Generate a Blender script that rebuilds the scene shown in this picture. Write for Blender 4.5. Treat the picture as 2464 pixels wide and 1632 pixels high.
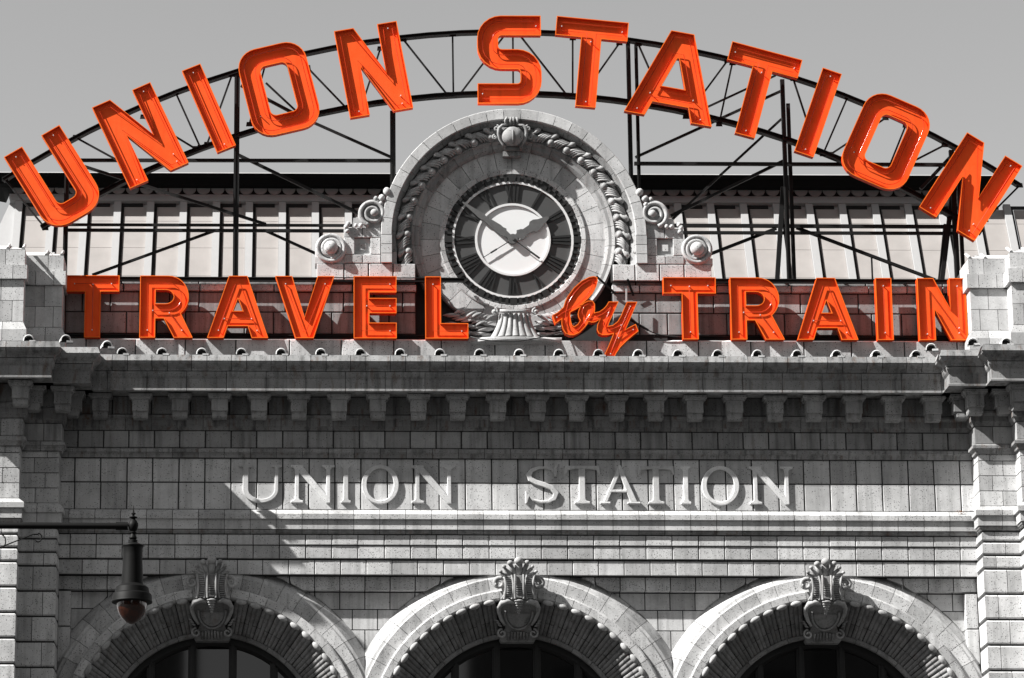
import bpy, bmesh, math, random
from mathutils import Vector, Matrix
from mathutils.geometry import tessellate_polygon

random.seed(7)
for o in list(bpy.data.objects):
    bpy.data.objects.remove(o)
sc = bpy.context.scene
R = math.radians
sin, cos, pi = math.sin, math.cos, math.pi

# ---------------------------------------------------------------- camera
# building axis is X = 0, frieze wall is the plane y = 0, q = metres in front of it
D = 70.0                       # camera to frieze wall
FPX = 7967.0                   # focal length for a 2464 pixel wide picture
TH = math.atan(FPX / 30000.0)  # upward tilt
ROLL = 0.0033
PPX, PPY = 740.0, 816.0        # where the lens axis meets the 2464 x 1632 picture
CX, CZ = -4.54, 1.7
cam_d = bpy.data.cameras.new('camera')
cam = bpy.data.objects.new('camera', cam_d)
sc.collection.objects.link(cam)
cam_d.sensor_width = 36.0
cam_d.lens = FPX / 2464 * 36
cam_d.shift_x = (1232 - PPX) / 2464
cam_d.clip_start = 0.5
cam_d.clip_end = 5000
cam.matrix_world = Matrix.Translation((CX, -D, CZ)) @ Matrix.Rotation(pi / 2 + TH, 4, 'X') @ Matrix.Rotation(ROLL, 4, 'Z')
sc.camera = cam

# ---------------------------------------------------------------- daylight
SK, SD = 2.8, 2.75             # a thing 1 m proud throws its shadow this far right / down
sun_dir = Vector((-SK, -1.0, SD)).normalized()      # towards the sun
sun_el = math.asin(sun_dir.z)
sun_az = math.atan2(sun_dir.x, sun_dir.y)
w = bpy.data.worlds.new('World')
sc.world = w
w.use_nodes = True
nt = w.node_tree
nt.nodes.clear()
wo = nt.nodes.new('ShaderNodeOutputWorld')
bg = nt.nodes.new('ShaderNodeBackground')
sky = nt.nodes.new('ShaderNodeTexSky')
sky.sky_type = 'NISHITA'
sky.sun_disc = False
sky.sun_elevation = sun_el
sky.sun_rotation = sun_az
sky.air_density = 1.5
sky.dust_density = 0.0
bw = nt.nodes.new('ShaderNodeRGBToBW')     # the photograph has no colour but the sign's orange
nt.links.new(sky.outputs[0], bw.inputs[0])
nt.links.new(bw.outputs[0], bg.inputs[0])
bg.inputs[1].default_value = 0.063
nt.links.new(bg.outputs[0], wo.inputs[0])
sun_d = bpy.data.lights.new('sun', 'SUN')
sun_d.energy = 5.0
sun_d.angle = R(0.53)
sun_d.color = (1.0, 0.985, 0.96)
sun = bpy.data.objects.new('sun', sun_d)
sun.rotation_euler = (-sun_dir).to_track_quat('-Z', 'Y').to_euler()
sc.collection.objects.link(sun)
vs = sc.view_settings
vs.view_transform = 'Standard'
vs.look = 'None'
vs.gamma = 1
vs.use_curve_mapping = False
vs.exposure = 1.15
sc.render.engine = 'CYCLES'
sc.cycles.max_bounces = 5
sc.cycles.diffuse_bounces = 3

# ---------------------------------------------------------------- measuring
_f = Vector((0, cos(TH), sin(TH)))
_x = Vector((1, 0, 0))
_u0 = Vector((0, -sin(TH), cos(TH)))
_r = _x * cos(ROLL) + _u0 * sin(ROLL)
_u = _u0 * cos(ROLL) - _x * sin(ROLL)

def P(x, y, q=0.0):
    """point of the plane q metres in front of the frieze wall that the photograph shows at x, y"""
    d = _f + _r * ((x - PPX) / FPX) - _u * ((y - PPY) / FPX)
    t = (D - q) / d.y
    return (CX + d.x * t, CZ + d.z * t)

def PX(x, y, q=0.0):
    return P(x, y, q)[0]

def ZY(y, q=0.0):
    """height seen at row y on the building's axis"""
    return P(1239, y, q)[1]

# ---------------------------------------------------------------- materials
def new_mat(name):
    m = bpy.data.materials.new(name)
    m.use_nodes = True
    n = m.node_tree
    b = n.nodes['Principled BSDF']
    return m, n, b

def stone(name, base=0.5, pits=0.62, stain=0.25, rust=0.0, bump=0.25, pitscale=34):
    m, n, b = new_mat(name)
    N, L = n.nodes, n.links
    geo = N.new('ShaderNodeNewGeometry')
    pos = geo.outputs['Position']
    oi = N.new('ShaderNodeObjectInfo')
    def math_(op, a, c=None, v=None, clamp=False):
        k = N.new('ShaderNodeMath'); k.operation = op; k.use_clamp = clamp
        for i, s in enumerate((a, c)):
            if s is None: continue
            if isinstance(s, (int, float)): k.inputs[i].default_value = s
            else: L.new(s, k.inputs[i])
        return k.outputs[0]
    def noise(scale, detail, rough=0.55, vec=pos):
        k = N.new('ShaderNodeTexNoise'); k.inputs['Scale'].default_value = scale
        k.inputs['Detail'].default_value = detail; k.inputs['Roughness'].default_value = rough
        L.new(vec, k.inputs['Vector']); return k.outputs['Fac']
    # per stone tone
    tone = math_('SUBTRACT', 1.1, math_('MULTIPLY', math_('POWER', oi.outputs['Random'], 1.6), 0.36))
    # soft blotches
    blot = math_('ADD', math_('MULTIPLY', noise(1.7, 5, 0.65), 0.9), 0.55)
    grain = math_('ADD', math_('MULTIPLY', noise(42, 3, 0.7), 0.5), 0.75)
    # pitted specks
    vor = N.new('ShaderNodeTexVoronoi'); vor.inputs['Scale'].default_value = pitscale
    L.new(pos, vor.inputs['Vector'])
    sel = N.new('ShaderNodeSeparateColor'); L.new(vor.outputs['Color'], sel.inputs[0])
    size = math_('ADD', math_('MULTIPLY', sel.outputs[0], 0.34), 0.04)
    keep = math_('GREATER_THAN', sel.outputs[1], 0.45)
    pit = math_('MULTIPLY', math_('LESS_THAN', vor.outputs['Distance'], size), keep)
    pitf = math_('SUBTRACT', 1.0, math_('MULTIPLY', pit, pits))
    # rain streaks
    mp = N.new('ShaderNodeMapping'); mp.inputs['Scale'].default_value = (7.0, 7.0, 0.5)
    L.new(pos, mp.inputs['Vector'])
    st = noise(1.0, 4, 0.6, mp.outputs[0])
    rp = N.new('ShaderNodeMapRange'); rp.inputs[1].default_value = 0.48; rp.inputs[2].default_value = 0.72
    L.new(st, rp.inputs[0])
    strk = math_('SUBTRACT', 1.0, math_('MULTIPLY', rp.outputs[0], stain))
    v = math_('MULTIPLY', tone, blot)
    v = math_('MULTIPLY', v, grain)
    v = math_('MULTIPLY', v, pitf)
    v = math_('MULTIPLY', v, strk)
    v = math_('MULTIPLY', v, base)
    comb = N.new('ShaderNodeCombineColor')
    for i in range(3): L.new(v, comb.inputs[i])
    col = comb.outputs[0]
    if rust:
        mx = N.new('ShaderNodeMix'); mx.data_type = 'RGBA'
        r2 = N.new('ShaderNodeMapRange'); r2.inputs[1].default_value = 0.55; r2.inputs[2].default_value = 0.75
        mp2 = N.new('ShaderNodeMapping'); mp2.inputs['Scale'].default_value = (9.0, 9.0, 2.0); mp2.inputs['Location'].default_value = (3, 1, 7)
        L.new(pos, mp2.inputs['Vector'])
        L.new(noise(0.8, 5, 0.65, mp2.outputs[0]), r2.inputs[0])
        L.new(math_('MULTIPLY', r2.outputs[0], rust), mx.inputs[0])
        L.new(col, mx.inputs[6]); mx.inputs[7].default_value = (0.10, 0.045, 0.02, 1)
        col = mx.outputs[2]
    L.new(col, b.inputs['Base Color'])
    b.inputs['Roughness'].default_value = 0.85
    b.inputs['Specular IOR Level'].default_value = 0.25
    bp = N.new('ShaderNodeBump'); bp.inputs['Strength'].default_value = bump; bp.inputs['Distance'].default_value = 0.01
    hh = math_('SUBTRACT', noise(30, 4, 0.65), math_('MULTIPLY', pit, 0.8))
    L.new(hh, bp.inputs['Height']); L.new(bp.outputs[0], b.inputs['Normal'])
    return m

def plain(name, col, rough=0.5, metal=0.0, spec=0.5, var=0.0, vscale=6.0, coat=0.0, bump=0.0):
    m, n, b = new_mat(name)
    N, L = n.nodes, n.links
    c = (col, col, col) if isinstance(col, (int, float)) else col
    b.inputs['Roughness'].default_value = rough
    b.inputs['Metallic'].default_value = metal
    b.inputs['Specular IOR Level'].default_value = spec
    b.inputs['Coat Weight'].default_value = coat
    geo = N.new('ShaderNodeNewGeometry')
    k = N.new('ShaderNodeTexNoise'); k.inputs['Scale'].default_value = vscale; k.inputs['Detail'].default_value = 5
    L.new(geo.outputs['Position'], k.inputs['Vector'])
    mx = N.new('ShaderNodeMix'); mx.data_type = 'RGBA'
    L.new(k.outputs['Fac'], mx.inputs[0])
    mx.inputs[6].default_value = tuple(max(0, min(1, a * (1 - var))) for a in c) + (1,)
    mx.inputs[7].default_value = tuple(max(0, min(1, a * (1 + var))) for a in c) + (1,)
    L.new(mx.outputs[2], b.inputs['Base Color'])
    if bump:
        bp = N.new('ShaderNodeBump'); bp.inputs['Strength'].default_value = bump; bp.inputs['Distance'].default_value = 0.01
        L.new(k.outputs['Fac'], bp.inputs['Height']); L.new(bp.outputs[0], b.inputs['Normal'])
    return m

M = {}
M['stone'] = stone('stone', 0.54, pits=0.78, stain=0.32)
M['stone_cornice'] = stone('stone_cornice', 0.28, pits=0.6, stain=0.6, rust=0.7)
M['stone_soot_shade'] = stone('stone_soot_shade', 0.30, pits=0.75, stain=0.5, rust=0.25)  # stained stone; on the attic wall the dark stands in for shade
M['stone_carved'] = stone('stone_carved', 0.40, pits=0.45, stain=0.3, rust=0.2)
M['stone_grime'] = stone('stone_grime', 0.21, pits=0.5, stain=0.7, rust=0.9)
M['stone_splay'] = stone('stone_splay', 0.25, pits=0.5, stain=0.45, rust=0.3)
M['stone_pale'] = stone('stone_pale', 0.52, pits=0.78, stain=0.18)
M['stone_letter'] = stone('stone_letter', 0.64, pits=0.5, stain=0.15)
M['bounce_dark'] = plain('dark_sheet', 0.05, 0.7, var=0.3, vscale=3)  # dark finish of the sheets added to cut bounce off the cornice
M['mortar'] = plain('mortar', 0.03, 0.95, var=0.4, vscale=9)
M['steel'] = plain('black_steel', 0.008, 0.55, spec=0.25, var=0.5, vscale=5)
def sign_paint(name, col, fade):
    m, n, b = new_mat(name)
    N, L = n.nodes, n.links
    geo = N.new('ShaderNodeNewGeometry')
    a = N.new('ShaderNodeTexNoise'); a.inputs['Scale'].default_value = 2.2; a.inputs['Detail'].default_value = 6; a.inputs['Roughness'].default_value = 0.65
    mp = N.new('ShaderNodeMapping'); mp.inputs['Scale'].default_value = (9, 9, 0.7)
    L.new(geo.outputs['Position'], mp.inputs['Vector']); L.new(geo.outputs['Position'], a.inputs['Vector'])
    c = N.new('ShaderNodeTexNoise'); c.inputs['Scale'].default_value = 1.0; c.inputs['Detail'].default_value = 5
    L.new(mp.outputs[0], c.inputs['Vector'])
    r1 = N.new('ShaderNodeMapRange'); r1.inputs[1].default_value = 0.35; r1.inputs[2].default_value = 0.7; L.new(a.outputs['Fac'], r1.inputs[0])
    r2 = N.new('ShaderNodeMapRange'); r2.inputs[1].default_value = 0.52; r2.inputs[2].default_value = 0.75; r2.inputs[4].default_value = 0.30; L.new(c.outputs['Fac'], r2.inputs[0])
    m1 = N.new('ShaderNodeMix'); m1.data_type = 'RGBA'; L.new(r1.outputs[0], m1.inputs[0])
    m1.inputs[6].default_value = col + (1,); m1.inputs[7].default_value = fade + (1,)
    m2 = N.new('ShaderNodeMix'); m2.data_type = 'RGBA'; L.new(r2.outputs[0], m2.inputs[0]); L.new(m1.outputs[2], m2.inputs[6])
    m2.inputs[7].default_value = tuple(v*0.55 for v in col) + (1,)
    L.new(m2.outputs[2], b.inputs['Base Color'])
    b.inputs['Roughness'].default_value = 0.5
    b.inputs['Specular IOR Level'].default_value = 0.12
    return m
M['orange'] = sign_paint('orange_paint', (0.95, 0.100, 0.016), (0.98, 0.125, 0.026))
M['rim_shade'] = sign_paint('orange_shaded_rim', (0.66, 0.045, 0.005), (0.74, 0.060, 0.008))  # darker, redder orange puts the channel walls' shade into the paint
M['edge'] = sign_paint('orange_edge_paint', (0.90, 0.15, 0.016), (0.92, 0.18, 0.02))
M['tube'] = plain('neon_glass_tube', (0.55, 0.05, 0.015), 0.15, spec=0.5)
M['electrode'] = plain('electrode_glass', 0.75, 0.15, spec=0.8)
M['roof'] = plain('roof_panel', (0.32, 0.30, 0.287), 0.7, var=0.18, vscale=2.4, spec=0.3, bump=0.15)
M['roof_white'] = plain('roof_batten', 0.36, 0.7, var=0.06, spec=0.3)
M['gutter'] = plain('gutter_metal', 0.004, 0.8, spec=0.1, var=0.3)
M['slate'] = plain('shingle_metal', 0.42, 0.6, var=0.2, vscale=3)
M['flat_black'] = plain('dull_black', 0.006, 0.8)
M['dial'] = plain('dial_glass', 0.075, 0.35, var=0.12, vscale=2, spec=0.4)
M['dialwhite'] = plain('dial_white', 0.80, 0.4, var=0.03, vscale=3)
M['numeral'] = plain('black_numeral', 0.012, 0.5)
M['ringwhite'] = plain('ring_white', 0.72, 0.5, var=0.06)
M['hand'] = plain('hand_metal', 0.10, 0.5, var=0.35, vscale=12)
M['lamp'] = plain('lamp_black', 0.004, 0.6, spec=0.14, var=0.4, vscale=8)
M['glass'] = plain('window_glass', 0.004, 0.03, spec=0.6)
M['frame'] = plain('window_frame', 0.012, 0.5)
M['asphalt'] = plain('asphalt', 0.03, 0.9, var=0.25, vscale=0.7)
M['leaf'] = plain('dry_leaf', (0.11, 0.05, 0.025), 0.8, var=0.3, vscale=20)
M['cable'] = plain('cable_rubber', 0.02, 0.6)
gm, gn, gb = new_mat('amber_globe')
gb.inputs['Base Color'].default_value = (0.22, 0.055, 0.02, 1)
gb.inputs['Roughness'].default_value = 0.12
gb.inputs['Transmission Weight'].default_value = 0.45
gk = gn.nodes.new('ShaderNodeTexNoise'); gk.inputs['Scale'].default_value = 9
gr = gn.nodes.new('ShaderNodeMix'); gr.data_type = 'RGBA'
gr.inputs[6].default_value = (0.006, 0.002, 0.001, 1); gr.inputs[7].default_value = (0.09, 0.022, 0.008, 1)
gn.links.new(gk.outputs['Fac'], gr.inputs[0]); gn.links.new(gr.outputs[2], gb.inputs['Base Color'])
M['globe'] = gm

# ---------------------------------------------------------------- builders
COL = sc.collection

def empty(name, loc, label=None, cat=None, group=None):
    o = bpy.data.objects.new(name, None)
    o.location = loc
    o.empty_display_size = 0.2
    COL.objects.link(o)
    if label: o['label'] = label
    if cat: o['category'] = cat
    if group: o['group'] = group
    return o

def link(name, me, parent=None, loc=None, kind=None):
    o = bpy.data.objects.new(name, me)
    COL.objects.link(o)
    if parent is not None:
        o.parent = parent
        o.matrix_parent_inverse = MI[parent.name]
    if loc is not None:
        o.location = loc
    if kind: o['kind'] = kind
    MI[o.name] = Matrix.Translation(Vector(loc)).inverted() @ Matrix() if loc is not None else Matrix()
    return o
MI = {}

class MB:
    def __init__(s):
        s.v = []; s.f = []
    def add(s, vs_, fs):
        b = len(s.v)
        s.v += [tuple(p) for p in vs_]
        s.f += [tuple(i + b for i in f) for f in fs]
    def box(s, x0, x1, q0, q1, z0, z1):
        s.add([(x0, -q1, z0), (x1, -q1, z0), (x1, -q0, z0), (x0, -q0, z0),
               (x0, -q1, z1), (x1, -q1, z1), (x1, -q0, z1), (x0, -q0, z1)],
              [(0, 1, 5, 4), (1, 2, 6, 5), (2, 3, 7, 6), (3, 0, 4, 7), (4, 5, 6, 7), (3, 2, 1, 0)])
    def prism(s, poly, q0, q1, holes=(), back=True, front=True):
        """solid with outline poly [(x, z)] between depths q0 (back) and q1 (front)"""
        loops = [list(poly)] + [list(h) for h in holes]
        tri = tessellate_polygon([[Vector((p[0], p[1], 0)) for p in l] for l in loops])
        allp = [p for l in loops for p in l]
        n = len(allp)
        vs_ = [(p[0], -q1, p[1]) for p in allp] + [(p[0], -q0, p[1]) for p in allp]
        fs = []
        for t in tri:
            a, b_, c = (allp[i] for i in t)
            ar = (b_[0]-a[0])*(c[1]-a[1]) - (b_[1]-a[1])*(c[0]-a[0])
            t = t if ar > 0 else t[::-1]
            if front: fs.append(tuple(t))
            if back: fs.append(tuple(i + n for i in t[::-1]))
        k = 0
        for l in loops:
            m = len(l)
            for i in range(m):
                a, b_ = k + i, k + (i + 1) % m
                fs.append((a, a + n, b_ + n, b_))
            k += m
        s.add(vs_, fs)
    def bevel_prism(s, poly, q0, q1, ch, holes=()):
        s.prism(poly, q0, q1-ch, holes, back=False, front=False)
        ls = [list(poly)] + [list(h) for h in holes]
        l2 = [inset(l, ch) for l in ls]
        for l, m in zip(ls, l2):
            n = len(l)
            s.add([(x, -(q1-ch), z) for x, z in l] + [(x, -q1, z) for x, z in m], [(i, (i+1) % n, n+(i+1) % n, n+i) for i in range(n)])
        s.prism(l2[0], q1-0.0001, q1, l2[1:], back=False)
    def arc(s, prof, cx, cz, a0, a1, n=4, caps=True):
        """closed profile [(r, q)] turned about the y axis at (cx, cz) from a0 to a1"""
        m = len(prof)
        vs_ = []
        for i in range(n + 1):
            a = a0 + (a1 - a0) * i / n
            for r_, q in prof:
                vs_.append((cx + r_ * cos(a), -q, cz + r_ * sin(a)))
        fs = []
        for i in range(n):
            for j in range(m):
                k = (j + 1) % m
                fs.append((i*m+j, (i+1)*m+j, (i+1)*m+k, i*m+k))
        if caps:
            fs.append(tuple(range(m)))
            fs.append(tuple(n*m + j for j in range(m))[::-1])
        s.add(vs_, fs)
    def loft(s, xa, xb, q0, prof, lr, rr, qb):
        """moulding block: prof [(p, z)] from the top down, with mitred returns"""
        n = len(prof)
        vs_ = []
        for p, z in prof:
            xl = xa - p if lr else xa
            xr = xb + p if rr else xb
            vs_ += [(xl, -(q0 + p), z), (xr, -(q0 + p), z), (xr, -qb, z), (xl, -qb, z)]
        fs = []
        for i in range(n - 1):
            a, b_ = 4*i, 4*(i+1)
            fs += [(a, b_, b_+1, a+1), (a+1, b_+1, b_+2, a+2), (a+3, b_+3, b_, a)]
        fs += [(0, 1, 2, 3), (4*n-1, 4*n-2, 4*n-3, 4*n-4)]
        s.add(vs_, fs)
    def tube(s, pts, r_, n=6, closed=False, rad=None):
        pts = [Vector(p) for p in pts]
        m = len(pts)
        vs_ = []
        up = None
        for i in range(m):
            a = pts[i-1] if (i or closed) else pts[i]
            b_ = pts[(i+1) % m] if (i < m-1 or closed) else pts[i]
            t = (b_ - a).normalized() if (b_ - a).length else Vector((0, 0, 1))
            if up is None:
                up = t.orthogonal().normalized()
            up = (up - t * up.dot(t))
            up = up.normalized() if up.length > 1e-6 else t.orthogonal().normalized()
            sd = t.cross(up)
            rr = rad[i] if rad else r_
            for j in range(n):
                g = 2*pi*j/n
                vs_.append(pts[i] + up * (rr*cos(g)) + sd * (rr*sin(g)))
        fs = []
        for i in range(m if closed else m-1):
            k = (i+1) % m
            for j in range(n):
                l = (j+1) % n
                fs.append((i*n+j, i*n+l, k*n+l, k*n+j))
        if not closed:
            fs.append(tuple(range(n))[::-1]); fs.append(tuple((m-1)*n+j for j in range(n)))
        s.add(vs_, fs)
    def beam(s, a, b_, wd, dp):
        """rectangular bar between two points, wd across in x-z, dp in y"""
        a, b_ = Vector(a), Vector(b_)
        t = (b_ - a).normalized()
        e = Vector((0, 1, 0)); e = (e - t*e.dot(t)).normalized()
        g = t.cross(e)
        vs_ = []
        for p in (a, b_):
            for i, j in ((-1, -1), (1, -1), (1, 1), (-1, 1)):
                vs_.append(p + g*(wd/2*i) + e*(dp/2*j))
        s.add(vs_, [(0, 1, 5, 4), (1, 2, 6, 5), (2, 3, 7, 6), (3, 0, 4, 7), (3, 2, 1, 0), (4, 5, 6, 7)])
    def ball(s, c, rx, rq, rz, n=10, m=6, rot=0.0):
        vs_ = []; fs = []
        for i in range(m+1):
            t = pi*i/m
            for j in range(n):
                g = 2*pi*j/n
                x, z, y = rx*sin(t)*cos(g), rz*cos(t), rq*sin(t)*sin(g)
                x, z = x*cos(rot) - z*sin(rot), x*sin(rot) + z*cos(rot)
                vs_.append((c[0]+x, c[1]+y, c[2]+z))
        for i in range(m):
            for j in range(n):
                k = (j+1) % n
                fs.append((i*n+j, (i+1)*n+j, (i+1)*n+k, i*n+k))
        s.add(vs_, fs)
    def lathe(s, prof, cx, cy, n=24):
        vs_ = []; fs = []
        m = len(prof)
        for r_, z in prof:
            for j in range(n):
                g = 2*pi*j/n
                vs_.append((cx + r_*cos(g), cy + r_*sin(g), z))
        for i in range(m-1):
            for j in range(n):
                k = (j+1) % n
                fs.append((i*n+j, (i+1)*n+j, (i+1)*n+k, i*n+k))
        fs.append(tuple(range(n))); fs.append(tuple((m-1)*n+j for j in range(n))[::-1])
        s.add(vs_, fs)
    def mesh(s, name, mat, smooth=False, angle=None):
        me = bpy.data.meshes.new(name)
        me.from_pydata(s.v, [], s.f)
        bm = bmesh.new(); bm.from_mesh(me)
        bmesh.ops.remove_doubles(bm, verts=bm.verts, dist=1e-6)
        bmesh.ops.recalc_face_normals(bm, faces=bm.faces)
        if smooth:
            for f in bm.faces: f.smooth = True
            if angle:
                for e in bm.edges:
                    if len(e.link_faces) == 2 and e.calc_face_angle(0) > angle: e.smooth = False
        bm.to_mesh(me); bm.free()
        me.materials.append(M[mat])
        return me
    def build(s, name, mat, parent=None, smooth=False, angle=None, kind=None):
        return link(name, s.mesh(name, mat, smooth, angle), parent, kind=kind)

_blk = {}
def block(name, x0, x1, z0, z1, q, parent, mat='stone', ch=0.010, dep=0.07, gap=0.0135):
    """one stone: a box with arrises taken off, its front face at q"""
    x0 += gap; x1 -= gap; z0 += gap; z1 -= gap
    if x1 - x0 < 0.04 or z1 - z0 < 0.04: return None
    wx, wz = round(x1-x0, 3), round(z1-z0, 3)
    key = (wx, wz, mat, ch, dep)
    if key not in _blk:
        a, c = wx/2, wz/2
        vs_ = []
        for y, t in ((dep, 0), (ch, 0), (0, ch)):
            vs_ += [(-a+t, y, -c+t), (a-t, y, -c+t), (a-t, y, c-t), (-a+t, y, c-t)]
        fs = [(8, 9, 10, 11)]
        for k in (0, 4):
            for j in range(4):
                l = (j+1) % 4
                fs.append((k+j, k+l, k+4+l, k+4+j))
        me = bpy.data.meshes.new(name)
        me.from_pydata(vs_, [], fs)
        me.materials.append(M[mat])
        _blk[key] = me
    o = link(name, _blk[key], parent, ((x0+x1)/2, -q + random.uniform(-0.003, 0.003), (z0+z1)/2))
    return o

def poly_block(name, poly, q, parent, mat='stone', dep=0.07):
    b = MB(); b.prism(poly, q-dep, q, back=False)
    return b.build(name, mat, parent)

def course(name, xs, z0, z1, q, parent, mat='stone', **k):
    for a, b_ in zip(xs[:-1], xs[1:]):
        block(name, a, b_, z0, z1, q, parent, mat, **k)

def joints(x0, x1, pitch, off=0.0, jit=0.0):
    xs = [x0]
    x = x0 + (off if off > 0.15 else pitch)
    while x < x1 - 0.18:
        xs.append(x + random.uniform(-jit, jit)); x += pitch
    return xs + [x1]

def arcpts(cx, cz, rx, rz, a0, a1, n):
    return [(cx + rx*cos(R(a0 + (a1-a0)*i/n)), cz + rz*sin(R(a0 + (a1-a0)*i/n))) for i in range(n+1)]

def rounded(pts, n=7):
    """polygon [(x, z, radius)] -> outline with round corners"""
    out = []
    m = len(pts)
    for i in range(m):
        p = Vector(pts[i][:2]); a = Vector(pts[i-1][:2]); b_ = Vector(pts[(i+1) % m][:2]); r_ = pts[i][2]
        if r_ <= 0: out.append((p.x, p.y)); continue
        u1 = (a-p).normalized(); u2 = (b_-p).normalized()
        ang = u1.angle(u2)
        t = r_/math.tan(ang/2)
        s0 = p + u1*t
        c = p + (u1+u2).normalized() * (r_/sin(ang/2))
        g0 = math.atan2(*(s0-c).yx); s1 = p + u2*t; g1 = math.atan2(*(s1-c).yx)
        d = (g1-g0+pi) % (2*pi) - pi
        for k in range(n+1):
            g = g0 + d*k/n
            out.append((c.x + r_*cos(g), c.y + r_*sin(g)))
    return out

def area(l):
    return sum(l[i-1][0]*l[i][1] - l[i][0]*l[i-1][1] for i in range(len(l)))/2

def ccw(l):
    return list(l) if area(l) > 0 else list(l)[::-1]

def inset(l, d):
    """loop moved to its left by d (inwards for ccw)"""
    out = []
    m = len(l)
    for i in range(m):
        a, p, b_ = Vector(l[i-1]), Vector(l[i]), Vector(l[(i+1) % m])
        e1, e2 = (p-a), (b_-p)
        if e1.length < 1e-9 or e2.length < 1e-9: out.append(tuple(p)); continue
        e1.normalize(); e2.normalize()
        n1, n2 = Vector((-e1.y, e1.x)), Vector((-e2.y, e2.x))
        k = n1 + n2
        k = k / max(0.3, k.dot(n1)) if k.length > 1e-6 else n1
        out.append((p.x + k.x*d, p.y + k.y*d))
    return out

# ================================================================ GROUND
g = MB(); g.box(-1500, 1500, -1500, 1500, -0.3, 0.0)
gr_o = g.build('plaza_ground', 'asphalt'); gr_o['kind'] = 'structure'
gr_o['label'] = 'dark asphalt plaza in front of the station'

# ================================================================ CITY BLOCKS ACROSS THE PLAZA (added unseen behind the viewer to block low sky; also in the station's glass)
M['brick'] = plain('sky_blocker_brick', 0.16, 0.9, var=0.25, vscale=0.8)
M['city_glass'] = plain('city_glass', 0.02, 0.1)
def city_sky_blocker(x0, x1, y0, h, floors, label):
    E = empty('city_sky_blocker', ((x0+x1)/2, y0, 0), label, 'building', 'unseen buildings added across the plaza')
    MI[E.name] = Matrix.Translation(((x0+x1)/2, y0, 0)).inverted()
    m = MB(); m.box(x0, x1, -y0, -y0+25, 0, h); m.build('wall', 'brick', E)
    m = MB(); m.box(x0-0.5, x1+0.5, -y0-0.7, -y0+25.5, h-1.2, h+0.5); m.build('cornice', 'brick', E)  # cornice of the added unseen block
    fh = (h-6)/floors
    n = max(3, int((x1-x0)/4.5))
    wm = MB(); wm.box(-1.0, 1.0, -0.06, 0.0, 0.0, fh*0.6); WMm = wm.mesh('window', 'city_glass')
    for f in range(floors):
        for i in range(n):
            link('window', WMm, E, (x0 + (i+0.5)*(x1-x0)/n, y0+0.02, 4.5+f*fh))
city_sky_blocker(-150, -92, -112, 58, 9, 'nine storey brick block added unseen across the plaza, far left')
city_sky_blocker(-88, -48, -108, 72, 12, 'twelve storey brick block added unseen across the plaza, left of centre')
city_sky_blocker(-44, -12, -104, 64, 10, 'ten storey brick block added unseen across the plaza, left side of the street')
city_sky_blocker(4, 40, -104, 74, 12, 'twelve storey brick block added unseen across the plaza, right side of the street')
city_sky_blocker(44, 84, -108, 62, 10, 'ten storey brick block added unseen across the plaza, right of centre')
city_sky_blocker(-250, -170, -66, 46, 9, 'nine storey brick block added unseen at the left edge of the plaza')
city_sky_blocker(160, 240, -66, 50, 10, 'ten storey brick block added unseen at the right edge of the plaza')
city_sky_blocker(88, 150, -112, 70, 11, 'eleven storey brick block added unseen across the plaza, far right')

# ================================================================ STATION BUILDING
ST = empty('station_building', (0, 0, 0), 'pale stone railway station front with three arched windows and a clock gable', 'building')
MI[ST.name] = Matrix()

Q2, Q1 = 0.62, 1.10                           # the two stepped corner piers
XP2 = (abs(PX(131.6, 1150, Q2)) + PX(2346, 1150, Q2)) / 2     # inner corner of the near pier
XP1 = (abs(PX(33, 1150, Q1)) + PX(2444, 1150, Q1)) / 2
XEND = XP1 + 1.9
XW = XP2 + 0.05                               # main wall runs between the piers
MOD = 94.3 / 110.0                            # modillion pitch
BLK = 62.0 / 110.0                            # stone pitch

# ---- levels (rows of the photograph on the wall plane they belong to)
PL, CORN = 0.69, 0.89
z_lip0, z_lip1 = ZY(856, 0.85), ZY(870, CORN)
z_cr = ZY(896, 0.73)
z_co0, z_co1 = ZY(897, 0.70), ZY(942, PL)
z_band = ZY(1001, 0.2)
z_mr = ZY(1037, 0.1)
z_bc = ZY(1081, 0.05)
z_ta = ZY(1103, 0.06)
z_f1, z_f0 = ZY(1163, 0), ZY(1229, 0)
z_b1, z_b2, z_b3, z_b4 = ZY(1237, 0.12), ZY(1250, 0.12), ZY(1275, 0.075), ZY(1287, 0.03)
z_a0, z_a1, z_a2 = ZY(1313.5, 0.0), ZY(1346, -0.02), ZY(1385, -0.06)

def lerp(a, b_, t): return a + (b_-a)*t

def scurve(p0, z0, p1, z1, n=5, kind='cyma'):
    out = []
    for i in range(n+1):
        t = i/n
        if kind == 'cyma': e = t - sin(2*pi*t)/(2*pi)*0.9
        else: e = sin(t*pi/2)
        out.append((lerp(p0, p1, e), lerp(z0, z1, t)))
    return out

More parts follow.
